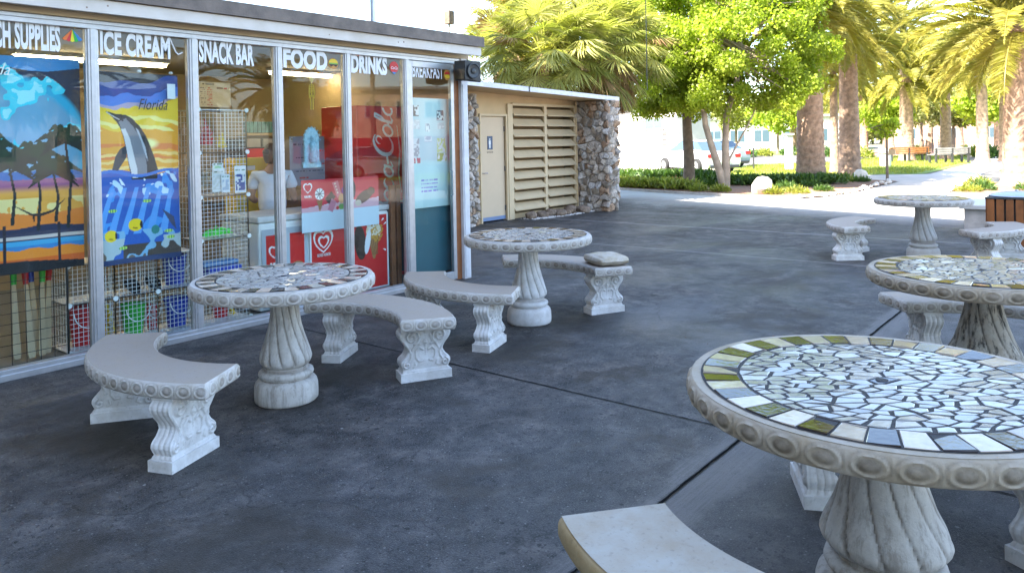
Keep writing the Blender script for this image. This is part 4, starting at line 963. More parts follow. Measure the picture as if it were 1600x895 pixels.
# dolphin
body = [(.118, 1.105), (.15, 1.098), (.185, 1.085), (.215, 1.085), (.25, 1.082), (.29, 1.06), (.335, 1.01), (.372, .945), (.40, .87), (.425, .79), (.445, .71), (.44, .64), (.28, .64), (.268, .70), (.255, .78), (.245, .86), (.228, .94), (.21, .995), (.185, 1.035), (.155, 1.07)]
sc_ = lambda P_: [(.28+(a_-.28)*1.18, .64+(b_-.64)*1.14) for a_, b_ in P_]; ap = A.poly; A.poly = lambda P_, c_: ap(sc_(P_), c_)
A.poly(body, (.012, .014, .022)); A.poly([(.20, 1.035), (.25, 1.06), (.30, 1.00), (.335, .93), (.36, .85), (.375, .76), (.38, .66), (.29, .65), (.262, .78), (.245, .90), (.225, .97)], (.20, .20, .23))
A.poly([(.215, .985), (.245, .99), (.275, .92), (.295, .82), (.315, .72), (.32, .65), (.285, .65), (.262, .76), (.248, .86), (.232, .94)], (.66, .62, .62)); A.poly([(.31, 1.0), (.33, .98), (.37, .86), (.385, .76), (.37, .80), (.345, .90)], (.45, .47, .52))
A.poly([(.245, .875), (.205, .85), (.175, .80), (.155, .715), (.185, .70), (.215, .745), (.25, .80)], (.03, .033, .045)); A.poly = ap; A.ell(*sc_([(.228, 1.045)])[0], .008, .007, (.0, .0, .0)); A.stroke(sc_([(.125, 1.098), (.17, 1.068), (.205, 1.05)]), .004, (.5, .48, .48))
A.put((nz+.35*np.sin(X*90)*np.sin(Z*77) > 1.12) & (np.hypot((X-.37)/.20, (Z-.72)/.13) < 1), (.85, .88, .92)); A.put((nz+.3*np.sin(X*70+Z*40) > 1.02) & (np.hypot((X-.24)/.16, (Z-.66)/.06) < 1), (.80, .86, .92))
A.put((np.abs(Z-.69-.02*np.sin(X*14)) < .012), (.02, .16, .55))
for fx, fz, r_ in ((.30, .29, .055), (.11, .22, .050)): A.ell(fx, fz, r_, r_*.9, (.85, .60, .01)); A.ell(fx+r_*.8, fz, r_*.2, r_*.5, (.02, .02, .02)); A.stroke([(fx-r_*.3, fz-r_*.4), (fx+.01, fz-r_*.5)], .006, (.4, .25, .0))
for fx, fz in ((.39, .47), (.13, .41), (.55, .22), (.57, .17), (.20, .12)): A.ell(fx, fz, .034, .013, (.45, .70, .10)); A.put((np.hypot((X-fx)/.034, (Z-fz)/.013) < 1) & (np.sin(X*300) > .3), (.1, .25, .1))
A.ell(.45, .24, .03, .035, (.02, .20, .18)); A.poly([(.50, .40), (.60, .33), (.62, .22), (.57, .28)], (.05, .06, .12))
tw = thing('beach_towel', 'beach towel printed with a leaping dolphin over a yellow sky', 'towel', (2.73, 6.0, .67), 'printed towels hung in the window')
A.mesh('cloth', tw, (2.405, 6.0, .665), wave=.011, wf=2.2)
text_poly('Florida', 2.73, 2.96, 1.85, 1.935, 5.968, 'black', 'towel_lettering', parent=tw, bold=.0, shear=.4)
tg = MB(); tg.box(2.955, 3.02, 5.955, 5.957, 1.94, 2.06); build('price_tag', tg, 'paper', tw)
for x in (2.42, 2.75, 3.0): mb = MB(); mb.lathe([(.012, -.01), (.018, 0), (.012, .01)], (x, 5.985, 2.15), 10); build('hanging_clip', mb, 'white', tw)

# ================================================================== SHOP CONTENTS
def grid_panel(mb, o, ux, w, h, sx, sz, r=.0016, frame=.0035):
    o = Vector(o); ux = Vector(ux); uy = Vector((-ux.y, ux.x, 0))
    nx = max(1, round(w/sx)); nz_ = max(1, round(h/sz))
    for i in range(nx+1):
        q = frame if i in (0, nx) else r; c = o+ux*(w*i/nx); mb.obox(c, ux, uy, q, q, o.z, o.z+h)
    for k in range(nz_+1):
        q = frame if k in (0, nz_) else r; z = o.z+h*k/nz_; mb.obox(o+ux*(w/2), ux, uy, w/2, q*.95, z-q, z+q)
def rack(name, label, x0, x1, y0, y1, zs, mat='whitewire', sx=.034, cols=(1,)):
    t = thing(name, label, 'rack', ((x0+x1)/2, y0, zs[0])); xs = np.linspace(x0, x1, cols[0]+1)
    for z0, z1 in zip(zs[:-1], zs[1:]):
        for a, b in zip(xs[:-1], xs[1:]):
            mb = MB(); grid_panel(mb, (a, y0, z0), (1, 0, 0), b-a, z1-z0, sx, sx); grid_panel(mb, (b, y0, z0), (0, 1, 0), y1-y0, z1-z0, sx*1.6, sx*1.6)
            if a == xs[0]: grid_panel(mb, (a, y0, z0), (0, 1, 0), y1-y0, z1-z0, sx*1.6, sx*1.6)
            build('wire_panel', mb, mat, t)
    for z in zs:
        mb = MB(); mb.box(x0, x1, y0+.004, y1, z-.003, z+.003); build('shelf', mb, 'alu_white', t)
        for x in xs:
            mb = MB(); v = MB().lathe([(.020, -.006), (.020, .006)], (0, 0, 0), 14)
            mb.add([(x+p[0], y0-.012+p[2], z+p[1]) for p in v.v], v.f); build('connector', mb, 'white', t)
    return t
rack('wire_rack', 'tall white wire cube rack full of small goods behind the SNACK BAR pane', 3.30, 3.75, 6.13, 6.48, [.03, .40, .75, 1.12, 1.50, 1.87])
rack('wire_rack', 'low white wire cube rack under the dolphin towel', 2.26, 3.26, 6.14, 6.50, [.03, .385, .68], cols=(3,))
t = thing('wire_grid', 'black wire grid panel at the bottom of the leftmost pane', 'wire grid', (1.9, 6.05, .04)); mb = MB(); grid_panel(mb, (1.5, 6.05, .05), (1, 0, 0), .72, .66, .09, .075, .002, .005); build('wire_panel', mb, 'black', t)
def bucket(x, y, z, r, h, mat, label, cat='bucket'):
    t = thing('bucket', label, cat, (x, y, z), 'plastic beach buckets')
    mb = MB(); mb.lathe([(r*.72, 0), (r*.96, h*.92), (r*1.05, h*.93), (r*1.05, h), (r*.95, h), (r*.66, .01)], (x, y, z), 28, cap=False); mb.lathe([(r*.7, .004), (.001, .004)], (x, y, z), 28, cap=False); build('body', mb, mat, t, smooth=True)
    mb = MB(); mb.tube([(x+r*math.cos(a), y-r*1.0-.004-.01*math.sin(a), z+h*.9-h*.42*math.sin(a)) for a in np.linspace(0, PI, 14)], .004, 6); build('handle', mb, 'white', t)
bucket(2.42, 6.30, .04, .105, .30, 'red', 'red beach bucket on the rack floor beside the black wire grid'); bucket(2.80, 6.30, .04, .095, .25, 'green', 'green beach bucket inside the low rack'); bucket(3.16, 6.30, .04, .10, .24, 'blue', 'blue beach bucket on the floor of the low rack')
bucket(3.16, 6.32, .39, .10, .25, 'blue', 'blue beach bucket on the upper shelf of the low rack'); bucket(3.56, 6.30, .04, .08, .20, 'red', 'small red beach bucket at the foot of the tall rack'); bucket(2.98, 6.36, .04, .05, .2, 'red', 'slim red bucket between the green and the blue one')
def lump(name, label, cat, c, s, mat, seed=1, n=7):
    rs = np.random.default_rng(seed); t = thing(name, label, cat, c); mb = MB()
    for i in range(n):
        p = [(c[0]+rs.normal(0, s[0]*.5), c[1]+rs.normal(0, s[1]*.4), c[2]+abs(rs.normal(0, s[2]*.5))+.01) for _ in range(5)]; mb.tube(p, [.004, .012, .014, .012, .003], 6)
    build('strands', mb, mat, t, smooth=True)
lump('beach_rake', 'yellow plastic rake bundle beside the green bucket', 'beach toy', (2.60, 6.28, .06), (.03, .05, .22), 'yellow', 3, 9)
lump('beach_rake', 'yellow plastic toy beside the small red bucket', 'beach toy', (3.63, 6.26, .05), (.03, .05, .12), 'yellow', 4, 6)
MT['neon'] = plain('neon_green_plastic', (.08, .75, .05), .4, .1)
lump('goggle_straps', 'heap of neon green straps on a rack shelf', 'goggles', (3.55, 6.28, .76), (.13, .05, .06), 'neon', 5, 16)
lump('mesh_bag', 'red toy net hanging in the upper cube of the tall rack', 'net bag', (3.42, 6.22, 1.56), (.08, .03, .14), 'red', 6, 14); lump('mesh_bag', 'yellow toy net hanging in the upper cube of the tall rack', 'net bag', (3.57, 6.22, 1.53), (.05, .03, .10), 'yellow', 7, 12)
lump('shell_pack', 'bag of brown shells in the rack cube behind the leaflets', 'shell bag', (3.45, 6.36, 1.16), (.12, .05, .16), 'wood', 8, 16)
mb = MB(); mb.c = None
for i, (x, z, mt) in enumerate(((2.78, .40, 'black'), (2.95, .40, 'black'))):
    mb = MB(); p = [(x+.055*math.cos(a)*(1+.25*math.sin(a)), .12*math.sin(a)) for a in np.linspace(0, 2*PI, 20, endpoint=False)]
    mb.add([(a, 6.25+b*.7, z+.03+b*.4) for a, b in p]+[(a, 6.25+b*.7, z+.048+b*.4) for a, b in p], [tuple(range(20)), tuple(reversed(range(20, 40)))]+[(k, k+20, (k+1) % 20+20, (k+1) % 20) for k in range(20)])
    solo('flip_flop', mb, mt, ['black flip flop at the left of its pair in the low rack', 'black flip flop at the right of its pair in the low rack'][i], 'flip flop', (x, 6.25, z), 'black flip flops')
for i, (x0, x1, z0, z1, cc) in enumerate(((3.41, 3.53, 1.16, 1.36, (.5, .5, .48)), (3.49, 3.57, 1.15, 1.31, (.35, .4, .5)), (3.61, 3.72, 1.14, 1.38, (.04, .07, .25)), (3.40, 3.50, 1.34, 1.41, (.35, .55, .30)))):
    A = Art(x1-x0, z1-z0, .006); A.put(A.Z > -1, (.62, .64, .66)); A.rect(.01, x1-x0-.01, .02, (z1-z0)*.7, cc); A.put((vnoise(A.X, A.Z, 60, i) > .6) & (A.Z < (z1-z0)*.7), (.6, .6, .62)); A.scribble(.012, x1-x0-.01, (z1-z0)*.85, .012, (.1, .2, .15), i)
    o = A.mesh('leaflet', None, (x0, 6.12-.01*i, z0), mat='printg', loc=(x0, 6.12-.01*i, z0)); tag(o, ['white and grey leaflet in the rack, left of the narrow one', 'narrow greyish leaflet overlapping its neighbour in the rack', 'leaflet with a navy blue picture in the rack', 'small leaflet with a green heading above the others'][i], 'leaflet', 'leaflets in the tall rack')
mb = MB(); mb.box(3.40, 3.72, 6.18, 6.4, .41, .50); solo('folded_towels', mb, 'blue', 'folded blue cloth on a low shelf of the tall rack', 'folded cloth', (3.55, 6.2, .405), bev=.02)
mb = MB(); mb.box(3.36, 3.70, 6.2, 6.4, .505, .545); solo('folded_towels', mb, plain('pale_blue_cloth', (.12, .25, .5), .8), 'folded pale blue cloth on top of the dark blue one', 'folded cloth', (3.5, 6.2, .502), bev=.015)
padc = ['green', 'red', 'blue', 'green', 'red']
for i, (xt, xb, y) in enumerate(((2.00, 1.97, 6.40), (2.06, 2.05, 6.35), (2.12, 2.115, 6.42), (2.18, 2.12, 6.36), (2.24, 2.17, 6.40))):
    t = thing('wooden_paddle', f'{["first", "second", "third", "fourth", "fifth"][i]} from the left of the pale wooden paddles leaning behind the black grid', 'paddle', (xb, y-.1, .012), 'wooden paddles with coloured grips')
    mb = MB(); d = Vector((xt-xb, .14, .62)); d.normalize(); o = Vector((xb, y-.1, .03)); sx = Vector((1, 0, 0)); n_ = d.cross(sx)
    P = [o+d*s_+sx*w_*q for s_, w_ in ((0, .020), (.04, .026), (.42, .017), (.56, .013)) for q in (-1, 1)]
    mb.add([tuple(p) for p in P]+[tuple(p+n_*.012) for p in P], [(0, 1, 3, 2), (2, 3, 5, 4), (4, 5, 7, 6), (9, 8, 10, 11), (11, 10, 12, 13), (13, 12, 14, 15), (0, 2, 10, 8), (2, 4, 12, 10), (4, 6, 14, 12), (3, 1, 9, 11), (5, 3, 11, 13), (7, 5, 13, 15), (1, 0, 8, 9), (6, 7, 15, 14)])
    build('blade', mb, 'wood', t); mb = MB(); mb.tube([o+d*.54+n_*.006, o+d*.66+n_*.006, o+d*.70+n_*.006], [.018, .026, .02], 10); build('grip', mb, padc[i], t, smooth=True)
# menu board, back fittings
A = Art(.46, .34, .006); A.put(A.Z > -1, (.55, .57, .58))
for k in range(9): A.scribble(.12, .19, .26-.028*k, .012, (.5, .05, .08), k); A.scribble(.02, .10, .26-.028*k, .010, (.15, .15, .2), k+20, .5)
A.scribble(.05, .22, .31, .018, (.1, .1, .1), 3, .8); A.scribble(.23, .36, .26, .016, (.15, .1, .15), 5, .8); A.scribble(.36, .43, .26, .016, (.55, .05, .08), 6, .9)
o = A.mesh('menu_board', None, (5.19, 9.60, 2.09), mat='printg', loc=(5.19, 9.60, 2.09)); tag(o, 'white menu board with small red prices high on the back wall', 'menu board')
mb = MB(); [mb.box(5.86+.062*k, 5.915+.062*k, 9.58, 9.64, 1.745, 1.90) for k in range(7)]
solo('cup_row', mb, 'teal', 'row of teal containers on the back wall shelf', 'containers', (6.07, 9.6, 1.74))
mb = MB(); mb.box(5.80, 6.33, 9.45, 9.65, 1.70, 1.735); solo('shelf', mb, 'wood', 'wooden wall shelf under the teal containers', 'shelf', (6.05, 9.6, 1.70))
t = thing('drink_machine', 'dark drink machine with red front behind the shop counter', 'drink machine', (5.68, 9.0, .9)); mb = MB(); mb.box(5.45, 5.95, 8.98, 9.4, .95, 1.66); build('housing', mb, 'black', t, bev=.01)
mb = MB(); mb.box(5.48, 5.92, 8.955, 8.979, 1.33, 1.52); build('front_panel', mb, 'red', t); mb = MB(); mb.box(5.48, 5.68, 8.94, 8.979, 1.54, 1.65); mb.box(5.72, 5.92, 8.94, 8.979, 1.54, 1.65); build('hopper', mb, 'steel', t)
mb = MB(); mb.box(4.9, 6.3, 8.9, 9.5, .86, .93); mb.box(4.95, 6.28, 8.95, 9.5, .012, .86); solo('counter', mb, 'wall_in', 'tan shop counter under the drink machine', 'counter', (5.6, 9.2, .012))
t = thing('yellow_cabinet', 'yellow merchandise cabinet beside the woman in the shop', 'cabinet', (4.85, 7.85, .012)); mb = MB(); mb.box(4.60, 5.1, 7.75, 8.0, .012, 1.42); build('body', mb, 'yellow', t, bev=.01)
mb = MB(); mb.box(4.72, 4.84, 7.742, 7.749, 1.28, 1.33); build('price_label', mb, 'paper', t)
A = Art(.55, .55, .006); A.put(A.Z > -1, (.22, .25, .33)); 
for k, (a, b) in enumerate(((.05, .3), (.2, .48), (.08, .4), (.25, .5), (.05, .45), (.1, .28))): A.scribble(a, b, .46-.075*k, .014, (.35, .04, .06) if k % 2 else (.05, .07, .12), k, .7)
t = thing('notice_board', 'grey board with red handwriting hanging behind the blue shrine ornament', 'notice board', (5.2, 7.2, 1.1)); A.mesh('board', t, (4.93, 7.2, 1.10), mat='printg')
for (x, z) in ((4.96, 1.62), (5.45, 1.62), (4.96, 1.13), (5.45, 1.13)): mb = MB(); v = MB().lathe([(.011, -.002), (.011, .004)], n=10); mb.add([(x+p[0], 7.195-p[2], z+p[1]) for p in v.v], v.f); build('pin', mb, 'black', t)
# freezer chest
fz = thing('ice_cream_freezer', 'white ice cream chest freezer with red printed panels by the glass', 'freezer', (4.66, 6.16, .012))
mb = MB(); mb.box(3.88, 5.44, 6.17, 6.82, .03, .84); build('cabinet', mb, 'white', fz, bev=.02); mb = MB(); mb.box(3.87, 5.45, 6.16, 6.83, .842, .90); build('lid', mb, 'alu_white', fz, bev=.012)
def icecream(A, cx, cz, s):
    A.poly([(cx-.5*s, cz), (cx+.5*s, cz), (cx+.08*s, cz-1.5*s), (cx-.08*s, cz-1.5*s)], (.35, .16, .05)); 
    for k in range(5): A.stroke([(cx-.5*s+.2*s*k, cz), (cx-.1*s+.1*s*k, cz-1.2*s)], .03*s, (.20, .08, .02))
A = Art(1.0, .78, .0055); X, Z = A.X, A.Z; A.put(Z > -1, (.60, .012, .012)); A.put((X < .02) | (X > .98) | (Z > .765) | (Z < .015), (.75, .77, .80)); A.heart(.16, .56, .115, (.85, .85, .85), .16); A.heart(.165, .555, .065, (.85, .85, .85), .30)
A.ell(.62, .50, .075, .18, (.035, .015, .01), ang=.1); A.ell(.80, .60, .10, .10, (.75, .62, .45)); icecream(A, .80, .55, .16); A.ell(.76, .68, .05, .06, (.85, .82, .75)); A.put((vnoise(X, Z, 60, 9) > .55) & (np.hypot((X-.84)/.09, (Z-.60)/.12) < 1), (.55, .28, .03)); A.ell(.72, .50, .035, .13, (.72, .74, .78), ang=-.2)
for x, z, a in ((.50, .62, 2.4), (.53, .66, 2.1), (.91, .70, .7), (.94, .66, .5), (.93, .40, -.5), (.16, .70, 1.5)): A.stroke([(x, z), (x+.03*math.cos(a), z+.03*math.sin(a))], [.003, .009], (.85, .85, .85))
A.mesh('front_panel', fz, (4.42, 6.155, .035), mat='printg'); text_poly('GOOD HUMOR', 4.50, 4.66, .455, .485, 6.15, 'white', 'panel_lettering', parent=fz, bold=.02)
A = Art(.50, .72, .0055); X, Z = A.X, A.Z; A.put(Z > -1, (.42, .46, .52)); A.rect(.04, .22, .03, .66, (.60, .012, .012)); A.rect(.30, .46, .30, .66, (.60, .012, .012)); A.heart(.13, .50, .06, (.85, .85, .85), .25); A.scribble(.08, .19, .40, .014, (.8, .8, .8), 2, .8); A.scribble(.08, .19, .37, .014, (.8, .8, .8), 4, .8); A.ell(.38, .36, .06, .03, (.35, .2, .1))
A.mesh('side_panel', fz, (3.90, 6.155, .06), mat='printg')
A = Art(.95, .50, .0055); X, Z = A.X, A.Z; A.put(Z > -1, (.52, .62, .70)); A.put(Z > .22+.03*vnoise(X, Z, 12, 3)+.05*X, (.60, .03, .05)); A.put((Z > .19) & (Z < .235+.05*X), (.62, .35, .40)); A.heart(.075, .42, .048, (.85, .85, .85), .22); A.scribble(.035, .115, .345, .014, (.8, .8, .8), 1, .8)
A.ell(.21, .36, .055, .055, (.75, .76, .75)); [A.stroke([(.21, .36), (.21+.05*math.cos(a), .36+.05*math.sin(a))], .004, (.03, .03, .05)) for a in np.linspace(0, 5.6, 8)]; icecream(A, .21, .30, .07)
A.poly([(.27, .31), (.32, .25), (.40, .32), (.35, .38)], (.06, .03, .02)); A.poly([(.30, .20), (.36, .17), (.41, .27), (.35, .31)], (.50, .18, .25)); A.poly([(.36, .46), (.43, .48), (.47, .34), (.42, .31)], (.70, .18, .22)); [A.ell(.395+.01*k, .45-.03*k, .01, .008, (.8, .7, .5)) for k in range(4)]
A.ell(.47, .30, .035, .05, (.65, .30, .12)); A.ell(.50, .38, .03, .035, (.25, .03, .22)); A.ell(.47, .22, .035, .03, (.12, .3, .05)); A.ell(.42, .21, .018, .018, (.55, .02, .02)); A.ell(.60, .38, .05, .10, (.03, .018, .03)); A.ell(.76, .30, .12, .055, (.10, .045, .025), ang=.45); A.ell(.85, .35, .05, .04, (.16, .07, .04)); A.ell(.68, .24, .04, .03, (.55, .45, .35))
po = thing('poster', 'red and pale blue ice cream poster standing on the freezer', 'poster', (4.75, 6.07, .71)); A.mesh('sheet', po, (4.275, 6.07, .715), mat='printg'); text_poly('GOOD HUMOR', 4.315, 4.39, 1.045, 1.062, 6.066, 'white', 'poster_lettering', parent=po, bold=.0)
# drinks cooler with script lettering running upwards
cl = thing('drinks_cooler', 'red drinks cooler with white script lettering running upwards', 'drinks cooler', (5.72, 6.6, .012))
mb = MB(); mb.box(5.40, 6.10, 6.62, 7.25, .012, 1.98); build('cabinet', mb, 'red', cl, bev=.01)
A = Art(.66, 1.10, .005); X, Z = A.X, A.Z; A.put(Z > -1, (.62, .012, .015)); A.put((Z < .03), (.8, .8, .8))
def L2(pts, ox, sc): return [(.50-p[1]*sc*.86, ox+(p[0]+p[1]*.25)*sc) for p in pts]        # text axis runs up, letter tops point left
def arc(cx, cy, rx, ry, a0, a1, n=18): return [(cx+rx*math.cos(a), cy+ry*math.sin(a)) for a in np.linspace(R(a0), R(a1), n)]
W8 = (.85, .86, .86); sc = .30
def letter(ch, ox):
    w = lambda n, m=.055: (np.array([.25+.75*abs(math.sin(PI*i/(n-1))) for i in range(n)])*m*sc)
    if ch == 'C': p = arc(.42, .55, .40, .55, 55, 320, 26); A.stroke(L2(p, ox, sc), w(26, .075), W8); A.stroke(L2(arc(.5, .78, .14, .18, -60, 200), ox, sc), w(18, .04), W8)
    if ch == 'o': A.stroke(L2(arc(.2, .27, .2, .27, 0, 360, 22), ox, sc), .045*sc, W8)
    if ch == 'c': A.stroke(L2(arc(.2, .27, .2, .27, 50, 320, 20), ox, sc), w(20, .065), W8)
    if ch == 'a': A.stroke(L2(arc(.2, .27, .19, .26, 0, 360, 22), ox, sc), .045*sc, W8); A.stroke(L2([(.38, .5), (.38, .12), (.46, .02), (.6, .14)], ox, sc), [.014, .014, .010, .004], W8)
    if ch == 'l': A.stroke(L2([(.0, .2), (.18, .65), (.22, 1.0), (.10, 1.02), (.06, .6), (.10, .05), (.2, .0), (.32, .12)], ox, sc), [.006, .012, .012, .012, .016, .016, .012, .004], W8)
    if ch == '-': A.stroke(L2([(0, .3), (.2, .34)], ox, sc), .014, W8)
ox = -.22
for ch, adv in zip('Coca-Cola', (.78, .46, .46, .52, .26, .78, .46, .34, .5)): letter(ch, ox); ox += adv*sc
A.stroke([(.62, .12), (.58, .35), (.61, .6), (.57, .9)], [.003, .012, .012, .002], W8)
A.mesh('front_panel', cl, (5.42, 6.612, .86), mat='printg')
mb = MB(); mb.box(5.42, 6.08, 6.605, 6.618, .06, .85); build('door_glass', mb, 'carglass', cl)
for i, (x, y, r_) in enumerate(((5.475, 6.15, .03), (5.565, 6.16, .028))):
    mb = MB(); mb.obox((x, y, 0), (1, 0, 0), (0, 1, 0), r_, .02, .012, 1.10); solo('wooden_post', mb, 'wood_brown', ['orange-brown wooden batten right of the freezer, left one of two', 'orange-brown wooden batten right of the freezer, right one of two'][i], 'wooden batten', (x, y, .012), 'battens by the door', bev=.004)
A = Art(.16, .34, .004); A.put(A.Z > -1, (.52, .52, .50)); A.scribble(.03, .14, .10, .02, (.45, .06, .10), 1, .7); A.scribble(.04, .13, .05, .014, (.2, .2, .2), 4, .7)
o = A.mesh('specials_sign', None, (5.40, 6.50, .78), mat='printg', loc=(5.40, 6.50, .78)); tag(o, 'pale specials sign below the red cooler panel', 'sign')
text_poly('specials', 5.415, 5.545, 1.06, 1.088, 6.497, 'black', 'sign_lettering', parent=None, label='small specials lettering at the top of the pale sign', cat='lettering', bold=.0)
# sheet inside the door with flyers
A = Art(.63, 1.20, .006); X, Z = A.X, A.Z; A.put(Z > -1, (.46, .60, .60)); A.put(vnoise(X, Z, 3, 4) > .6, (.50, .64, .63))
for x0, x1, z0, z1, c in ((.06, .14, 1.00, 1.12, (.1, .1, .1)), (.06, .15, .86, .96, (.55, .56, .55)), (.24, .31, .83, .92, (.25, .3, .35)), (.22, .34, .72, .78, (.4, .45, .5)), (.42, .53, .96, 1.07, (.08, .08, .1)), (.43, .53, .86, .93, (.45, .5, .5)), (.42, .56, .60, .76, (.55, .62, .25)), (.42, .56, .50, .59, (.35, .42, .12)), (.04, .14, .56, .76, (.35, .36, .36)), (.04, .15, .49, .55, (.5, .1, .12))):
    A.rect(x0, x1, z0, z1, c); A.put((X > x0) & (X < x1) & (Z > z0) & (Z < z1) & (vnoise(X, Z, 45, int(x0*100)) > .55), (.65, .68, .66))
for k in range(4): A.scribble(.16, .42, .30-.04*k, .014, (.22, .15, .5), k, .7)
o = A.mesh('notice_sheet', None, (5.60, 5.985, .84), mat='printg', wave=.004, wf=1.2, loc=(5.60, 5.985, .84)); tag(o, 'large pale teal sheet with small flyers taped behind the door glass', 'notice sheet')
mb = MB(); mb.box(5.60, 6.24, 6.02, 6.035, .10, .84); solo('lower_board', mb, plain('dark_teal_board', (.02, .10, .13), .4), 'dark teal board behind the lower door glass', 'board', (5.92, 6.03, .10))
# hanging ornaments behind the FOOD pane
t = thing('shrine_ornament', 'pale blue carved shrine ornament hanging behind the FOOD pane', 'ornament', (4.43, 6.1, 1.33)); cx = 4.43
MT['paleblue'] = plain('pale_blue_resin', (.28, .48, .58), .4, .35, 30, 60, .5)
mb = MB(); mb.prism([(-.105, 0), (.105, 0), (.105, .05), (.085, .06), (.085, .26)]+[(.085*math.cos(a), .27+.12*math.sin(a)) for a in np.linspace(0, PI, 14)]+[(-.085, .26), (-.085, .06), (-.105, .05)], (cx, 6.12, 1.33), (1, 0, 0), (0, 0, 1), (0, -1, 0), .02); build('niche', mb, 'paleblue', t, bev=.004)
mb = MB(); mb.lathe([(.03, 0), (.042, .04), (.03, .12), (.034, .17), (.014, .20), (.020, .225), (.015, .245), (.002, .255)], (cx, 6.09, 1.385), 14); build('figure', mb, 'paleblue', t, smooth=True)
for a in np.linspace(0, PI, 9): 
    mb = MB(); mb.lathe([(.001, -.012), (.012, 0), (.001, .012)], (cx+.092*math.cos(a), 6.10, 1.60+.12*math.sin(a)), 8); build('rosette', mb, 'paleblue', t)
t = thing('skeleton_ornament', 'small yellow skeleton ornament dangling behind the FOOD pane', 'ornament', (4.44, 6.1, 1.9)); x = 4.44
mb = MB(); mb.lathe([(.004, 0), (.014, .012), (.021, .032), (.017, .05), (.003, .056)], (x, 6.1, 2.15), 12); build('skull', mb, 'gold', t, smooth=True)
mb = MB(); mb.tube([(x, 6.1, 2.15), (x, 6.1, 2.02)], .006, 6)
for k in range(5): mb.tube([(x-.022, 6.1, 2.125-.017*k), (x, 6.087, 2.128-.017*k), (x+.022, 6.1, 2.125-.017*k)], .0045, 6)
mb.tube([(x-.02, 6.1, 2.02), (x+.02, 6.1, 2.02)], .009, 6); build('ribcage', mb, 'gold', t)
for s_ in (-1, 1):
    mb = MB(); mb.tube([(x+s_*.024, 6.1, 2.125), (x+s_*.030, 6.1, 2.06), (x+s_*.026, 6.1, 2.0)], .005, 6); build('arm', mb, 'gold', t)
    mb = MB(); mb.tube([(x+s_*.014, 6.1, 2.02), (x+s_*.013, 6.1, 1.95), (x+s_*.012, 6.1, 1.89)], .0055, 6); build('leg', mb, 'gold', t)
# ================================================================== VEGETATION
def kites(B, D, Wd, L, wd, midf=.45, droop=0):
    """B base points, D unit direction, Wd unit width direction, L lengths, wd half widths -> (V,F)"""
    n = len(B); L = np.asarray(L)[:, None]; wd = np.asarray(wd)[:, None]; dr = np.zeros((n, 3)); dr[:, 2] = -1
    M = B+D*L*midf; T = B+D*L+dr*L*droop
    V = np.stack([B, M-Wd*wd, T, M+Wd*wd], 1).reshape(-1, 3); return V, np.arange(4*n).reshape(-1, 4)
def unit(a): return a/np.maximum(1e-9, np.linalg.norm(a, axis=-1, keepdims=True))
def leaf_cloud(clumps, per, rad, size, rs, flat=.75):
    c = np.repeat(np.array(clumps), per, 0); n = len(c); d = unit(rs.normal(0, 1, (n, 3))); r_ = rs.uniform(0, 1, n)**.45
    P = c+d*(r_*np.repeat(rad, per))[:, None]*np.array((1, 1, flat)); D = unit(rs.normal(0, 1, (n, 3))+np.array((0, 0, -.25))+d*.5); Wd = unit(np.cross(D, rs.normal(0, 1, (n, 3))))
    s = size*rs.uniform(.6, 1.3, n); V, F = kites(P, D, Wd, s, s*.42); cl = np.repeat(rs.uniform(0, 1, len(clumps)), per)*.5+rs.uniform(0, 1, n)*.5
    return V, F, np.repeat(cl, 4)
def broad_tree(name, label, base, stems, cc, cr, n_cl, per, size, mat, bark, seed, rad=(.35, .65), group=None, flat=.8, low=None):
    rs = np.random.default_rng(seed); t = thing(name, label, 'tree', (*base, 0), group); mb = MB()
    for pts, r0, r1 in stems: mb.tube([(base[0]+p[0], base[1]+p[1], p[2]) for p in pts], np.linspace(r0, r1, len(pts)), 10)
    d = unit(rs.normal(0, 1, (n_cl, 3))); rr = rs.uniform(.25, 1, n_cl)**.5; C_ = np.array(cc)+d*rr[:, None]*np.array(cr)*(1+.12*np.sin(d[:, :1]*5+d[:, 1:2]*7))
    if low is not None: C_[:, 2] = np.maximum(C_[:, 2], low+rs.uniform(0, .7, n_cl))
    tip = np.array([base[0]+stems[0][0][-1][0], base[1]+stems[0][0][-1][1], stems[0][0][-1][2]])
    for k in range(0, n_cl, 4):
        m_ = tip*.45+C_[k]*.55+rs.normal(0, .2, 3); mb.tube([tip, m_, C_[k]], [.05, .03, .012], 5)
    build('trunk', mb, bark, t, smooth=True)
    V, F, c = leaf_cloud(C_, per, rs.uniform(*rad, n_cl), size, rs, flat); fastmesh('crown', V, F, mat, t, col=c); return t
RT_ = np.array((math.sin(YAW), -math.cos(YAW), 0)); FW_ = np.array((math.cos(YAW), math.sin(YAW), 0))
def rel(a, b, z): v = RT_*a+FW_*b; return (v[0], v[1], z)
broad_tree('shade_tree', 'bright green twin-stemmed shade tree on the mulch bed beside the white boulder', (21.2, 9.25),
   [([rel(0, 0, 0), rel(-.12, 0, .5), rel(-.30, 0, 1.1), rel(-.50, .1, 1.9), rel(-.6, .2, 3.2), rel(-.3, .2, 4.6)], .13, .06), ([rel(.02, 0, 0), rel(.06, .02, .6), rel(.06, .05, 1.3), rel(.12, .1, 2.2), rel(.5, .1, 3.4), rel(.6, .1, 4.8)], .14, .06), ([rel(.08, 0, .75), rel(.40, 0, 1.35), rel(.72, 0, 1.9), rel(1.1, .1, 2.6)], .035, .02)],
   (21.2+RT_[0]*.95, 9.25+RT_[1]*.95, 4.7), (2.5, 2.4, 2.75), 250, 300, .090, 'leaf_maple', 'bark_pale', 3, rad=(.26, .58), low=2.1)
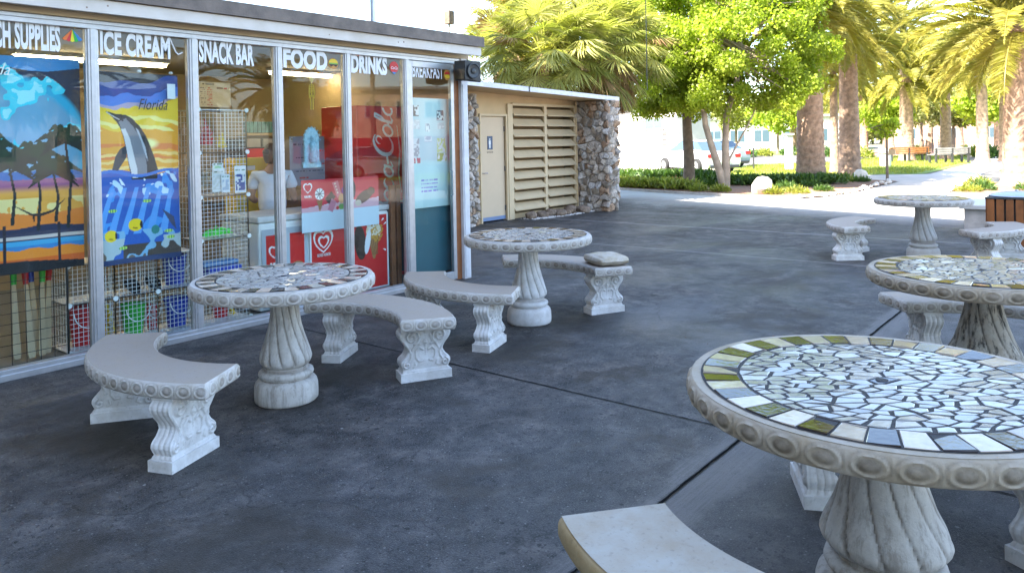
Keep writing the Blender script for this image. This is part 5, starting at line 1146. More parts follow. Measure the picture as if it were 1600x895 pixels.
broad_tree('shade_tree', 'bright green shade tree with one thick grey trunk behind the louvred block', (22.25, 10.9),
   [([rel(0, 0, 0), rel(.02, 0, .8), rel(-.02, 0, 1.8), rel(-.05, 0, 3.0), rel(-.1, 0, 4.4)], .20, .10)],
   (22.25-RT_[0]*.5, 10.9-RT_[1]*.5, 4.75), (2.0, 2.0, 2.6), 230, 300, .090, 'leaf_maple', 'bark', 4, rad=(.26, .56), low=2.0)
def palm_trunk(t, base, h, r0, r1, seed, lean=(0, 0), flare=1.35):
    rs = np.random.default_rng(seed); n = 22; m = 48; V = []
    zs = np.linspace(0, h, int(h/.055)+2)
    for i, z in enumerate(zs):
        f = z/h; r_ = (r0*(1-f)+r1*f)*(1+(flare-1)*math.exp(-z/.28)); k = np.arange(m); th = 2*PI*k/m
        scal = .045*np.maximum(0, np.sin(th*9+(i % 2)*PI*1.0+i*.35))*(1 if z > .3 else .3)+.03*((i % 4) < 2)*(z > .3)+rs.normal(0, .010, m)
        rr = r_*(1+scal); V.append(np.stack([base[0]+lean[0]*f*f+rr*np.cos(th), base[1]+lean[1]*f*f+rr*np.sin(th), np.full(m, z)], 1))
    V = np.vstack(V); mb = MB(); mb.v = [tuple(p) for p in V]; q = len(zs)
    for j in range(q-1):
        for i in range(m): k = (i+1) % m; mb.f.append((j*m+i, j*m+k, (j+1)*m+k, (j+1)*m+i))
    mb.f.append(tuple((q-1)*m+i for i in range(m))); mb.mi = [0]*len(mb.f); build('trunk', mb, 'palmbark', t, smooth=30)
def frond(rs, az, el, L, bend):
    n = 46; s = np.linspace(0, 1, n); ang = el-bend*s**1.4; ds = L/(n-1); hx = np.concatenate([[0], np.cumsum(np.cos(ang[:-1])*ds)]); hz = np.concatenate([[0], np.cumsum(np.sin(ang[:-1])*ds)])
    ca, sa = math.cos(az), math.sin(az); P = np.stack([hx*ca, hx*sa, hz], 1); T = unit(np.gradient(P, axis=0)); side = np.array((-sa, ca, 0.)); U = unit(np.cross(np.tile(side, (n, 1)), T))*1.0
    Vs, Fs = [], []; w = .022*(1-s*.85); q = np.concatenate([P-side*w[:, None], P+side*w[:, None]]); F = np.array([(i, i+1, n+i+1, n+i) for i in range(n-1)])
    Vs.append(q); Fs.append(F); k = 2*n
    i0 = 5; tt = s[i0:]; ll = L*.17*np.sin(np.clip(tt*.95+.12, 0, 1)*PI)**.7+.03
    for sg in (-1, 1):
        for off in (0, .5):
            B = P[i0:]+T[i0:]*ds*off; D = unit(T[i0:]*.75+side*sg*.85+U[i0:]*(-.25 if rs.random() < .5 else -.38)+rs.normal(0, .07, (n-i0, 3))); Wd = unit(np.cross(D, side*sg+rs.normal(0, .3, (n-i0, 3))))
            v, f = kites(B, D, Wd, ll*rs.uniform(.85, 1.1, n-i0), np.full(n-i0, .021), .4, .12); Vs.append(v); Fs.append(f+k); k += len(v)
    return np.vstack(Vs), np.vstack(Fs)
def date_crown(seed, L=3.5, nf=74):
    rs = np.random.default_rng(seed); Vs, Fs, Cs = [], [], []; k = 0
    for i in range(nf):
        f = i/nf; el = R(82-118*f+rs.normal(0, 6)); az = i*2.39996+rs.normal(0, .1); l = L*(.75+.3*math.sin(PI*min(1, f*1.3+.15)))*rs.uniform(.9, 1.08); bend = R(58+40*(1-f)+rs.normal(0, 8))
        if f > .8: bend = R(35)
        v, fc = frond(rs, az, el, l, bend); v = v+np.array((.14*math.cos(az), .14*math.sin(az), .12-.55*f)); Vs.append(v); Fs.append(fc+k); k += len(v); Cs.append(np.full(len(v), np.clip(rs.uniform(.1, .7)+.35*f, 0, 1)))
    return np.vstack(Vs), np.vstack(Fs), np.concatenate(Cs)
DC = [date_crown(21), date_crown(22, 3.3, 66)]; DCM = {}
def date_palm(label, x, y, h, r, var, rot, scale=1.0, group='date palms beyond the patio', lean=(0, 0)):
    t = thing('date_palm', label, 'palm tree', (x, y, 0), group); palm_trunk(t, (x, y), h, r, r*.78, int(x*10), lean)
    if var not in DCM:
        V, F, c = DC[var]; o = fastmesh('crown', V+np.array((x, y, 0)), F, 'leaf_date', t, col=c); DCM[var] = o
    else: o = DCM[var].copy(); COL.objects.link(o); o.parent = t
    o.location = (lean[0], lean[1], h); o.rotation_euler = (0, 0, rot); o.scale = (scale,)*3
    return t
date_palm('thick pale date palm half behind the bright green shade tree', 25.1, 8.0, 5.9, .42, 0, .3)
date_palm('date palm with fronds shading its trunk, just right of the thick pale one', 29.3, 7.95, 5.3, .36, 1, 1.1)
date_palm('date palm with flared base at the right edge of the photo', 25.6, 2.45, 4.75, .36, 0, 2.2, 1.05)
date_palm('date palm in the middle distance above the reddish bench', 47.5, 9.8, 4.9, .38, 1, 2.0, 1.15)
date_palm('slim dark date palm between the two big palm trunks', 32.5, 9.4, 4.3, .17, 0, 4.0, .7)
def pxpos(u, dist): a = (u-800)/1182.4*dist; v = FW_*dist+RT_*a; return v[0], v[1]
far = [(1414, 56, 9.0, .3), (1572, 40, 7.6, .3), (1330, 46, 8.4, .28), (1478, 44, 5.6, .3), (1535, 38, 5.4, .28), (1452, 66, 5.5, .33), (1500, 75, 6, .33), (1350, 62, 5.8, .32), (1392, 84, 6.5, .35), (1560, 60, 5.5, .3), (1240, 68, 5.2, .3), (1605, 46, 5.2, .3), (1320, 90, 6.5, .35), (1436, 95, 6.5, .35), (1525, 98, 6.5, .35)]
for i, (u, d, h, r_) in enumerate(far):
    x, y = pxpos(u, d); date_palm({i_+3: t_ for i_, t_ in {-3: 'tall far palm whose crown rises behind the middle-distance palm', -2: 'tall palm rising behind the right-edge palm', -1: 'tall palm rising behind the palm with the shaded trunk', 0: 'palm behind the slatted park bench, nearest of the distant row', 1: 'palm between the park bench and the right-edge palm', 2: 'far palm trunk left of the slatted park bench', 6: 'far palm trunk just left of the right-edge palm', 8: 'palm showing right of the right-edge palm', 7: 'far palm in front of the long white house'}.items()}.get(i, 'very distant slim palm in the haze of trunks across the park'), x, y, h, r_, i % 2, i*1.7, 1.05 if d < 50 else 1.2, 'distant park palms')
# fan palms
def fan_palm(label, x, y, h, seed, nf=46, nd=20, s=1.0):
    rs = np.random.default_rng(seed); t = thing('fan_palm', label, 'palm tree', (x, y, 0), 'fan palms behind the restroom block'); palm_trunk(t, (x, y), h, .17, .15, seed)
    Vs, Fs, Cs, M = [], [], [], []; k = 0
    for i in range(nf+nd):
        dead = i >= nf; f = i/nf; el = R(84-112*f+rs.normal(0, 9)) if not dead else R(-62+rs.normal(0, 12)); az = i*2.39996+rs.normal(0, .2); ca, sa = math.cos(az), math.sin(az)
        pl_ = s*(1.0+.25*rs.random())*(1 if not dead else .55); d0 = np.array((math.cos(el)*ca, math.cos(el)*sa, math.sin(el))); H = np.array((x, y, h))+d0*pl_+np.array((0, 0, -.10*pl_))+(np.array((0, 0, -.15)) if dead else 0)
        side = np.array((-sa, ca, 0)); B0 = np.array((x, y, h-(.25 if dead else 0))); q = np.array([B0-side*.02, B0+side*.02, H+side*.014, H-side*.014]); Vs.append(q); Fs.append(np.array([[0, 1, 2, 3]])+k); k += 4; Cs.append(np.full(4, .6)); M.append([1 if dead else 0])
        nb = 38; a = np.linspace(-2.3, 2.3, nb)*(1 if not dead else .5); up_ = np.cross(d0, side); dd = unit(d0*1.0+np.array((0, 0, -.35)));  
        D = unit(np.outer(np.cos(a), dd)+np.outer(np.sin(a), side)+np.outer(.28*np.abs(np.sin(a)), up_)*-1+rs.normal(0, .04, (nb, 3))); Wd = unit(np.cross(D, up_)+rs.normal(0, .25, (nb, 3))); L = s*(.74-.20*(np.abs(a)/2.1)**2)*rs.uniform(.9, 1.1, nb)
        v, fc = kites(np.tile(H, (nb, 1)), D, Wd, L, np.full(nb, .019*s), .5, .0)
        v = v.reshape(-1, 4, 3); v[:, 2, 2] -= L*(.16 if not dead else .35); v = v.reshape(-1, 3)
        Vs.append(v); Fs.append(fc+k); k += len(v); Cs.append(np.full(len(v), rs.uniform(0, 1))); M.append([1 if dead or rs.random() < .06 else 0]*nb)
    fastmesh('crown', np.vstack(Vs), np.vstack(Fs), ['leaf_fan', 'leaf_dead'], t, col=np.concatenate(Cs), midx=np.concatenate(M))
for i, (u, d, z, lb) in enumerate(((782, 20.5, 3.5, 'leftmost fan palm, low, just right of the roof corner'), (812, 23, 5.0, 'fan palm whose crown peaks left of the middle of its group'), (868, 21, 5.3, 'tall fan palm above the louvred panels, crown reaching the top edge'), (850, 18.8, 3.7, 'low fan palm right behind the gutter joint'), (925, 22.5, 5.0, 'tall fan palm behind the stone pier end of the roof'), (915, 19.5, 3.6, 'low fan palm above the stone pier'), (955, 20.3, 4.0, 'rightmost fan palm with brown hanging leaves beside the shade tree'))):
    x, y = pxpos(u, d); fan_palm(lb, x, y, z, 60+i, nf=66, nd=44 if i in (6, 4, 5) else 20, s=1.05)
# ground cover and shrubs in the beds
def tuft(name, label, x, y, r_, h, n, mat, seed, cat='shrub', group=None, w=.014, z=.03):
    rs = np.random.default_rng(seed); a = rs.uniform(0, 2*PI, n); rr = r_*rs.uniform(0, 1, n)**.5; B = np.stack([x+rr*np.cos(a)*.8, y+rr*np.sin(a)*.8, np.full(n, z)], 1)
    hh = h*rs.uniform(.3, 1, n)*(1-.5*(rr/r_)**2); B[:, 2] += hh*rs.uniform(0, .75, n); D = unit(np.stack([np.cos(a)*.6*rr/r_, np.sin(a)*.6*rr/r_, np.full(n, .8)], 1)+rs.normal(0, .45, (n, 3))); Wd = unit(np.cross(D, rs.normal(0, 1, (n, 3))))
    V, F = kites(B, D, Wd, hh*.55+.05, np.full(n, w), .5, .12); return tag(fastmesh(name, V, F, mat, col=np.repeat(rs.uniform(0, 1, n), 4), loc=(x, y, 0)), label, cat, group)
def band(n, poly_pts, width, h, mat, seed, name):
    rs = np.random.default_rng(seed); p = np.array(poly_pts); seg = rs.integers(0, len(p)-1, n); t_ = rs.uniform(0, 1, n)[:, None]; P = p[seg]*(1-t_)+p[seg+1]*t_+rs.normal(0, width*.45, (n, 2))
    B = np.column_stack([P, np.full(n, .03)+rs.uniform(0, h*.6, n)]); D = unit(rs.normal(0, .5, (n, 3))+np.array((0, 0, .8))); Wd = unit(np.cross(D, rs.normal(0, 1, (n, 3)))); L = h*rs.uniform(.35, .9, n)
    V, F = kites(B, D, Wd, L, L*.11, .45, .15); tag(fastmesh(name, V, F, mat, col=np.repeat(rs.uniform(0, 1, n), 4)), kind='stuff')
band(9000, [(24.5, 17), (24.6, 14.2), (24.6, 12.3), (24.3, 11.2)], .75, .40, 'leaf_dark', 1, 'groundcover'); band(7000, [(23.4, 10.6), (23.4, 9.4), (24.2, 8.2), (24.9, 7.2)], .55, .32, 'leaf_dark', 2, 'groundcover')
band(6000, [(21.3, 13.0), (20.9, 11.8), (20.9, 10.8), (20.6, 10.3)], .45, .30, 'leaf_lime', 3, 'groundcover')
sh = [(20.6, 9.9, .35, .30, 'lime', 'yellow-green shrub at the bed edge nearest the stone pier'), (20.1, 9.55, .30, .25, 'lime', 'low yellow-green shrub in front of the thick grey trunk'), (20.1, 8.9, .34, .26, 'lime', 'round lime shrub just left of the twin-stemmed tree'), (19.75, 7.25, .30, .26, 'lime', 'lime shrub overlapping the white boulder'),
      (20.3, 6.85, .40, .22, 'lime', 'low spreading lime shrub right of the white boulder'), (22.0, 7.7, .4, .28, 'dark', 'dark green shrub behind the white boulder'), (23.0, 7.35, .35, .24, 'dark', 'dark shrub at the foot of the thick pale palm'), (26.3, 7.3, .45, .28, 'lime', 'bright shrub at the foot of the second palm'), (26.0, 6.7, .3, .22, 'dark', 'small dark shrub right of the bright one at the second palm'),
      (22.6, 3.25, .40, .24, 'lime', 'lime shrub at the tip of the right-hand bed'), (23.2, 3.0, .35, .34, 'dark', 'dark shrub behind the lime one in the right-hand bed'), (24.0, 3.2, .40, .40, 'lime', 'taller yellowish shrub beside the right-edge palm'), (23.4, 2.0, .40, .30, 'dark', 'dark shrub in front of the right-edge palm'), (21.9, 10.2, .32, .25, 'dark', 'small dark shrub right of the red bromeliad'), (21.4, 6.5, .3, .2, 'dark', 'tiny dark shrub near the front of the thick pale palm')]
for i, (x, y, r_, h, m, lb) in enumerate(sh): tuft('shrub', lb, x, y, r_, h, 420, 'leaf_lime' if m == 'lime' else 'leaf_dark', 200+i, 'shrub', 'low shrubs in the planting beds')
tuft('bromeliad', 'red-leaved bromeliad in the bed left of the grey trunk', 21.0, 10.75, .28, .42, 90, 'leaf_red', 300, 'plant', w=.03)
rock('boulder', (19.9, 7.62, .02), (.36, .30, .26), 'rockw', 'white boulder on the mulch between two lime shrubs', seed=71, cat='boulder')
rock('boulder', (27.2, 7.05, .02), (.30, .25, .26), 'rockw', 'grey-white rock right of the second palm', seed=72, cat='boulder')
edge = [(19.0, 6.35), (19.5, 6.02), (20.1, 5.9), (20.8, 5.82), (21.5, 5.78), (22.4, 5.8), (23.3, 5.82), (24.2, 5.85), (25.1, 5.9), (26.0, 5.9), (26.7, 6.0)]
for i in range(30):
    t_ = i/29*(len(edge)-1); k = min(int(t_), len(edge)-2); f = t_-k; x = edge[k][0]*(1-f)+edge[k+1][0]*f+rng.normal(0, .05); y = edge[k][1]*(1-f)+edge[k+1][1]*f+rng.normal(0, .05); s = rng.uniform(.05, .10); rock('edging_stone', (x, y, .02), (s, s*.8, s*.6), 'rockw', 'small pale stone in the edging of the left-hand bed', 'stones edging the left-hand bed', 400+i, 'stone')
# sapling and far objects
broad_tree('young_tree', 'young tree with a straight brown stem and small leafy top by the path', (27.6, 6.3), [([(0, 0, 0), (0, 0, .7), (.01, 0, 1.5)], .05, .035)], (27.6, 6.3, 1.75), (.40, .40, .28), 14, 50, .11, 'leaf_maple', 'bark', 9, rad=(.12, .2))
mb = MB(); mb.box(27.45, 27.53, 6.02, 6.22, .86, 1.05); solo('meter_box', mb, 'wood', 'small grey-brown box fixed beside the young tree stem', 'box', (27.5, 6.1, .86))
def far_bench(label, x, y, ang, w, mat, h=.78):
    t = thing('park_bench', label, 'bench', (x, y, 0), 'park benches'); a = Vector((math.cos(ang), math.sin(ang), 0)); b = Vector((-a.y, a.x, 0)); c = Vector((x, y, 0))
    mb = MB(); [mb.obox(c+b*(-.2+.13*k), a, b, w/2, .055, .43, .46) for k in range(4)]; build('seat', mb, mat, t)
    mb = MB(); [mb.obox(c-b*.27, a, b, w/2, .015, .50+.11*k, .59+.11*k) for k in range(3)]; build('backrest', mb, mat, t)
    for s_ in (-1, 0, 1): mb = MB(); mb.obox(c+a*(w/2-.12)*s_-b*.245, a, b, .05, .04, 0, h); mb.obox(c+a*(w/2-.12)*s_+b*.2, a, b, .05, .04, 0, .43); build('leg', mb, 'darkmetal', t)
far_bench('grey-brown slatted park bench on the lawn, seen from behind', 44.3, 7.2, R(-41), 2.1, 'roofgrey'); far_bench('reddish park bench left of the grey-brown one', 46.5, 9.6, R(-50), 2.2, 'wood_brown'); far_bench('low dark park bench at the far edge of the lawn', 58, 18, R(-60), 2.0, 'roofgrey')
mb = MB(); mb.lathe([(.22, 0), (.25, .1), (.25, .62), (.30, .66), (.30, .74), (.1, .86), (.02, .87)], (38.9, 8.95, 0), 20); solo('litter_bin', mb, 'stucco_white', 'white round litter bin on the lawn left of the reddish bench', 'litter bin', (38.9, 8.95, 0), smooth=30)
mb = MB(); mb.obox((34.9, 12.1, 0), (.7, .7, 0), (-.7, .7, 0), .14, .14, 0, 1.6); mb.obox((34.9, 12.1, 0), (.7, .7, 0), (-.7, .7, 0), .19, .19, 1.6, 1.68); solo('gate_pillar', mb, 'stucco_white', 'square white pillar on the lawn beyond the shade tree', 'pillar', (34.9, 12.1, 0))
for i, (u, d) in enumerate(((1177, 36), (1448, 62), (1457, 63), (1467, 64), (1443, 60))):
    x, y = pxpos(u, d); mb = MB(); mb.tube([(x, y, 0), (x, y, .95)], .035, 8); mb.lathe([(.05, .95), (.06, 1.0), (.01, 1.04)], (x, y, 0), 8); solo('bollard', mb, 'darkmetal', 'thin dark post on the lawn beside the parked cars' if i == 0 else 'thin dark post in the row beyond the slatted park bench', 'post', (x, y, 0), None if i == 0 else 'posts beyond the park bench')
# --- cars
def car(label, x, y, ang, paint, L=4.5):
    t = thing('parked_car', label, 'car', (x, y, 0), 'parked cars'); a = Vector((math.cos(ang), math.sin(ang), 0)); b = Vector((-a.y, a.x, 0)); c = Vector((x, y, 0))
    def W3(p, q, z): v = c+a*p+b*q; return (v.x, v.y, z)
    prof = [(-2.2, .30), (-2.25, .55), (-2.18, .88), (-1.7, .98), (-1.2, 1.02), (.75, .95), (1.7, .84), (2.15, .66), (2.22, .40), (2.1, .24), (-2.1, .22)]
    wd = lambda z: .88-.10*max(0, (z-.6))-.05*max(0, .4-z)*2; mb = MB(); n = len(prof); V = []
    for q, sc_ in ((-1, .93), (-1, 1), (1, 1), (1, .93)):
        for p, z in prof: V.append(W3(p*(1 if sc_ == 1 else .985), q*wd(z)*sc_*(1 if abs(p) < 2 else .94), z if sc_ == 1 else .6+(z-.6)*.97))
    fs = [tuple(range(n))]+[(r_*n+i, r_*n+(i+1) % n, (r_+1)*n+(i+1) % n, (r_+1)*n+i) for r_ in range(3) for i in range(n)]+[tuple(reversed(range(3*n, 4*n)))]
    mb.add(V, fs); build('body', mb, paint, t, smooth=30, bev=.03)
    cab = [(-1.75, .97), (-1.05, 1.38), (-.2, 1.45), (.25, 1.42), (1.15, .96)]; mb = MB(); V = []
    for q in (-1, 1):
        for p, z in cab: V.append(W3(p, q*(.78-.20*max(0, z-1.0)/.45), z))
    mb.add(V, [tuple(range(5)), tuple(reversed(range(5, 10)))]+[(i, i+5, (i+1) % 5+5, (i+1) % 5) for i in range(5)]); build('windows', mb, 'carglass', t, bev=.02)
    mb = MB(); V = []
    for q in (-1, 1):
        for p, z in ((-1.08, 1.375), (-.2, 1.455), (.28, 1.43)): V.append(W3(p, q*(.62), z+.012))
    mb.add(V, [(0, 1, 4, 3), (1, 2, 5, 4)]); build('roof', mb, paint, t)
    for p in (-1.35, 1.38):
        for q in (-.80, .80):
            mb = MB(); v = MB().lathe([(.20, -.1), (.31, -.1), (.325, -.06), (.325, .06), (.31, .1), (.20, .1)], n=24); mb.add([W3(p+u_[0], q+u_[2], .325+u_[1]) for u_ in v.v], v.f); wh = build('wheel', mb, 'tyre', t, smooth=40)
            mb = MB(); v = MB().lathe([(.19, -.105), (.05, -.11), (.05, .11), (.19, .105)], n=20); mb.add([W3(p+u_[0], q+u_[2], .325+u_[1]) for u_ in v.v], v.f); build('rim', mb, 'chrome', wh)
    for q in (-.68, .68):
        mb = MB(); mb.obox(W3(-2.2, q, 0), a, b, .05, .14, .68, .84); build('tail_light', mb, 'lamp_red', t, bev=.01); mb = MB(); mb.obox(W3(2.10, q, 0), a, b, .06, .15, .60, .70); build('headlight', mb, 'chrome', t, bev=.01)
    mb = MB(); mb.obox(W3(-2.255, 0, 0), a, b, .012, .20, .52, .63); build('number_plate', mb, 'paper', t); mb = MB(); mb.obox(W3(-2.24, 0, 0), a, b, .03, .72, .24, .36); build('bumper', mb, 'cardark', t, bev=.01)
x, y = pxpos(1104, 33.8); car('white parked sedan seen from behind between the tree trunks', x+.6, y+.8, R(58), 'carwhite')
x, y = pxpos(1143, 38.5); MT['carblue'] = plain('grey_blue_car_paint', (.20, .26, .34), .15, .02, spec=.7); car('grey-blue parked car mostly hidden behind the twin-stemmed tree', x+.9, y+1.6, R(62), 'carblue')
x, y = pxpos(1046, 55); car('white parked car farther back, left of the thick grey trunk', x, y, R(150), 'carwhite')
# --- houses beyond
def house(name, label, cat, x, y, ang, L, D, H, mat, wins, roofm='roofgrey', base=None, roof_h=.25):
    t = thing(name, label, cat, (x, y, 0)); a = Vector((math.cos(ang), math.sin(ang), 0)); b = Vector((-a.y, a.x, 0)); c = Vector((x, y, 0))
    mb = MB(); mb.obox(c+a*L/2+b*D/2, a, b, L/2, D/2, 0, H); build('wall', mb, mat, t)
    mb = MB(); mb.obox(c+a*L/2+b*D/2, a, b, L/2+.4, D/2+.4, H, H+roof_h); build('roof', mb, roofm, t)
    if base: mb = MB(); mb.obox(c+a*L/2+b*D/2, a, b, L/2+.06, D/2+.06, 0, base[1]); build('plinth', mb, base[0], t)
    for (p, w, z0, z1) in wins:
        mb = MB(); mb.obox(c+a*p-b*.03, a, b, w/2+.07, .04, z0-.07, z1+.07); f = build('window', mb, 'stucco_white', t)
        mb = MB(); mb.obox(c+a*(p-w*.25)-b*.075, a, b, w/4-.02, .01, z0, z1); mb.obox(c+a*(p+w*.25)-b*.075, a, b, w/4-.02, .01, z0, z1); build('pane', mb, 'carglass', f)
    return t
x, y = pxpos(962-150, 44)
def brick_mat():
    m, t, b = newmat('pale_block_wall'); n = N(t, 'ShaderNodeTexBrick'); n.inputs['Scale'].default_value = 1.0; n.inputs['Brick Width'].default_value = .6; n.inputs['Row Height'].default_value = .25; n.inputs['Mortar Size'].default_value = .02
    n.inputs['Color1'].default_value = (.42, .35, .28, 1); n.inputs['Color2'].default_value = (.58, .50, .42, 1); n.inputs['Mortar'].default_value = (.30, .26, .22, 1)
    mp = N(t, 'ShaderNodeMapping'); mp.inputs['Rotation'].default_value = (R(90), 0, 0); v = oc(t); sx = N(t, 'ShaderNodeSeparateXYZ'); t.links.new(v, sx.inputs[0]); cb = N(t, 'ShaderNodeCombineXYZ'); t.links.new(math_(t, 'ADD', sx.outputs[0], sx.outputs[1]), cb.inputs[0]); t.links.new(sx.outputs[2], cb.inputs[1]); t.links.new(cb.outputs[0], n.inputs['Vector'])
    t.links.new(n.outputs['Color'], b.inputs['Base Color']); b.inputs['Roughness'].default_value = .9; return m
MT['blockwall'] = brick_mat()
p0 = pxpos(880, 47); p1 = pxpos(1058, 37.5); ang = math.atan2(p1[1]-p0[1], p1[0]-p0[0]); LL = math.hypot(p1[0]-p0[0], p1[1]-p0[1])
house('house', 'white house with pale stone block base left of the parked cars', 'house', p0[0], p0[1], ang, LL, 2.2, 3.4, 'stucco_white', [(LL*.56, 1.1, 1.1, 1.95), (LL*.84, 1.4, 2.1, 2.6)], base=('blockwall', 1.0))
mb = MB(); a_ = Vector((math.cos(ang), math.sin(ang), 0)); b_ = Vector((-a_.y, a_.x, 0)); c_ = Vector((*p0, 0))+a_*LL*.86-b_*1.3; mb.obox(c_, a_, b_, LL*.20, .15, 0, 1.9); solo('garden_wall', mb, 'blockwall', 'pale stone block wall in front of the white house', 'wall', (c_.x, c_.y, 0))
def pos_house(u0, u1, d0, d1): A_, B_ = pxpos(u0, d0), pxpos(u1, d1); return A_[0], A_[1], math.atan2(B_[1]-A_[1], B_[0]-A_[0]), math.hypot(B_[0]-A_[0], B_[1]-A_[1])
x, y, an, LL = pos_house(1060, 1335, 88, 80); house('house', 'long white house across the road behind the shade tree', 'house', x, y, an, LL, 10, 3.6, 'stucco_white', [(LL*f, 1.6, 1.0, 2.3) for f in (.1, .22, .36, .5, .66, .82)])
x, y, an, LL = pos_house(1395, 1640, 105, 92); house('pavilion', 'low peach-coloured pavilion across the paved square', 'pavilion', x, y, an, LL, 8, 3.0, 'stucco_pink', [(LL*f, 2.2, .9, 2.2) for f in (.15, .4, .65, .88)])
for i, (u, d, r_, z_, lb) in enumerate(((1215, 66, 2.4, 3.6, 'round dark tree in front of the long white house'), (1150, 74, 2.2, 3.8, 'dark tree behind the parked cars'), (1382, 58, 1.9, 3.4, 'bushy park tree between the far palm trunks, left one'), (1490, 62, 2.3, 3.6, 'bushy park tree behind the slatted park bench'), (1540, 52, 1.9, 3.5, 'bushy park tree left of the right-edge palm'), (1440, 70, 2.4, 3.9, 'bushy park tree in the middle of the far palm row'))):
    x, y = pxpos(u, d); broad_tree('park_tree', lb, (x, y), [([(0, 0, 0), (.05, 0, 1.2), (.1, 0, z_-.6)], .16, .09)], (x, y, z_), (r_, r_, r_*.62), 46, 80, .26, 'leaf_far' if i % 2 else 'leaf_maple', 'bark', 500+i, rad=(.5, .9), group='park trees')
for i, (u, d) in enumerate(((1165, 58), (1190, 60), (1235, 62), (1262, 60), (1300, 55), (1345, 50), (1430, 52), (1520, 48), (1548, 45))):
    x, y = pxpos(u, d); tuft('hedge_shrub', 'rounded green shrub at the far edge of the lawn, ' + ['leftmost of the row', 'second from left', 'third from left', 'fourth from left', 'left of the second palm', 'right of the second palm', 'left of the park bench', 'right of the park bench', 'nearest the right-edge palm'][i], x, y, 1.0, .95, 500, 'leaf_lime' if i % 2 else 'leaf_dark', 520+i, 'shrub', 'shrubs at the far edge of the lawn', w=.05, z=0)
# distant wood closing the view
rs = np.random.default_rng(55); cl_ = []; rad_ = []
for i in range(560):
    u = rs.uniform(700, 1750); d = rs.uniform(108, 135); x, y = pxpos(u, d); cl_.append((x, y, rs.uniform(1.2, 6.2)*(.65+.5*math.sin(u*.013)**2))); rad_.append(rs.uniform(1.2, 2.4))
V, F, c = leaf_cloud(cl_, 60, np.array(rad_), .8, rs, .8); tag(fastmesh('distant_trees', V, F, 'leaf_far', col=c), kind='stuff')
# ================================================================== BIN, BLOCK, POLES
t = thing('slatted_bin', 'square litter bin clad in orange-brown vertical slats with a domed metal lid', 'litter bin', (11.63, 1.13, 0)); x0, x1, y0, y1 = 11.33, 11.93, .82, 1.44
mb = MB(); mb.box(x0+.04, x1-.04, y0+.04, y1-.04, .05, .66); build('liner', mb, 'darkmetal', t)
mb = MB(); mb.box(x0+.02, x1-.02, y0+.02, y1-.02, 0, .05); mb.box(x0-.004, x1+.004, y0-.004, y1+.004, .69, .712); build('frame', mb, 'darkmetal', t, bev=.004)
for k in range(6):
    yy = y0+.004+k*(.62/6); w = .082
    for X_, s_ in ((x0, 1), (x1-.022, 1)): mb = MB(); mb.box(X_, X_+.022, yy, yy+w, .03, .688); build('slat', mb, 'wood_brown', t, bev=.003)
for k in range(6):
    xx = x0+.026+k*(.56/6); 
    for Y_ in (y0, y1-.022): mb = MB(); mb.box(xx, xx+.076, Y_, Y_+.022, .03, .688); build('slat', mb, 'wood_brown', t, bev=.003)
mb = MB(); mb.lathe([(.30, 0), (.31, .012), (.28, .03), (.20, .052), (.10, .066), (.02, .07), (.02, .085), (.001, .088)], (11.63, 1.13, .713), 40); build('lid', mb, 'steel', t, smooth=40)
t = thing('concrete_block', 'low wide white-topped concrete block behind the slatted bin', 'concrete block', (14.5, 1.2, 0)); mb = MB(); mb.box(13.52, 15.6, .2, 2.0, 0, .36); build('base', mb, 'kerb', t, bev=.01); mb = MB(); mb.box(13.46, 15.66, .14, 2.06, .362, .43); build('cap', mb, 'stucco_white', t, bev=.01)
t = thing('roof_pole', 'grey metal pole rising behind the snack bar roof', 'pole', (7.9, 9.25, 0)); x, y = pxpos(587.5, 11.7); BASE[t.name] = Vector((x, y, 0)); t.location = (x, y, 0)
mb = MB(); mb.tube([(x, y, 0), (x, y, 5.2)], .045, 12); build('pole', mb, 'steel', t, smooth=True)
x, y = pxpos(706, 24); t = thing('lamp_post', 'thin white lamp post with a small brown box lamp above the roof line', 'lamp post', (x, y, 0)); mb = MB(); mb.tube([(x, y, 0), (x, y, 7.4)], .035, 8); build('post', mb, 'stucco_white', t)
mb = MB(); mb.box(x-.12, x+.12, y-.12, y+.12, 5.30, 5.72); build('lamp_box', mb, 'bark', t, bev=.02)
x, y = pxpos(1013, 14); mb = MB(); mb.tube([(x, y, 2.45), (x, y, 3.2), (x+.01, y, 6.5)], .008, 6); solo('hanging_cable', mb, 'black', 'thin black cable hanging in front of the shade trees', 'cable', (x, y, 2.45))
# ================================================================== WOMAN IN THE SHOP
def skin_body(name, pts, edges, radii, mat, parent, sub=2):
    me = bpy.data.meshes.new(name); me.from_pydata([Vector(p)-BASE[parent.name] for p in pts], edges, []); o = bpy.data.objects.new(name, me); COL.objects.link(o); o.parent = parent
    me.materials.append(MT[mat]); m = o.modifiers.new('skin', 'SKIN'); m.use_smooth_shade = True
    for i, r_ in enumerate(radii): 
        v = me.skin_vertices[0].data[i]; v.radius = r_ if hasattr(r_, '__len__') else (r_, r_); v.use_root = (i == 0)
    s_ = o.modifiers.new('sub', 'SUBSURF'); s_.levels = sub; s_.render_levels = sub; return o
px_, py_ = 4.56, 6.98; pw = thing('person', 'woman in a pale blue T-shirt and black shorts standing inside the shop, back turned', 'person', (px_, py_, .012))
F_ = Vector((.62, .78, 0)); S_ = Vector((.78, -.62, 0))      # facing direction, her right side
def B_(f, s, z): v = Vector((px_, py_, 0))+F_*f+S_*s; return (v.x, v.y, z)
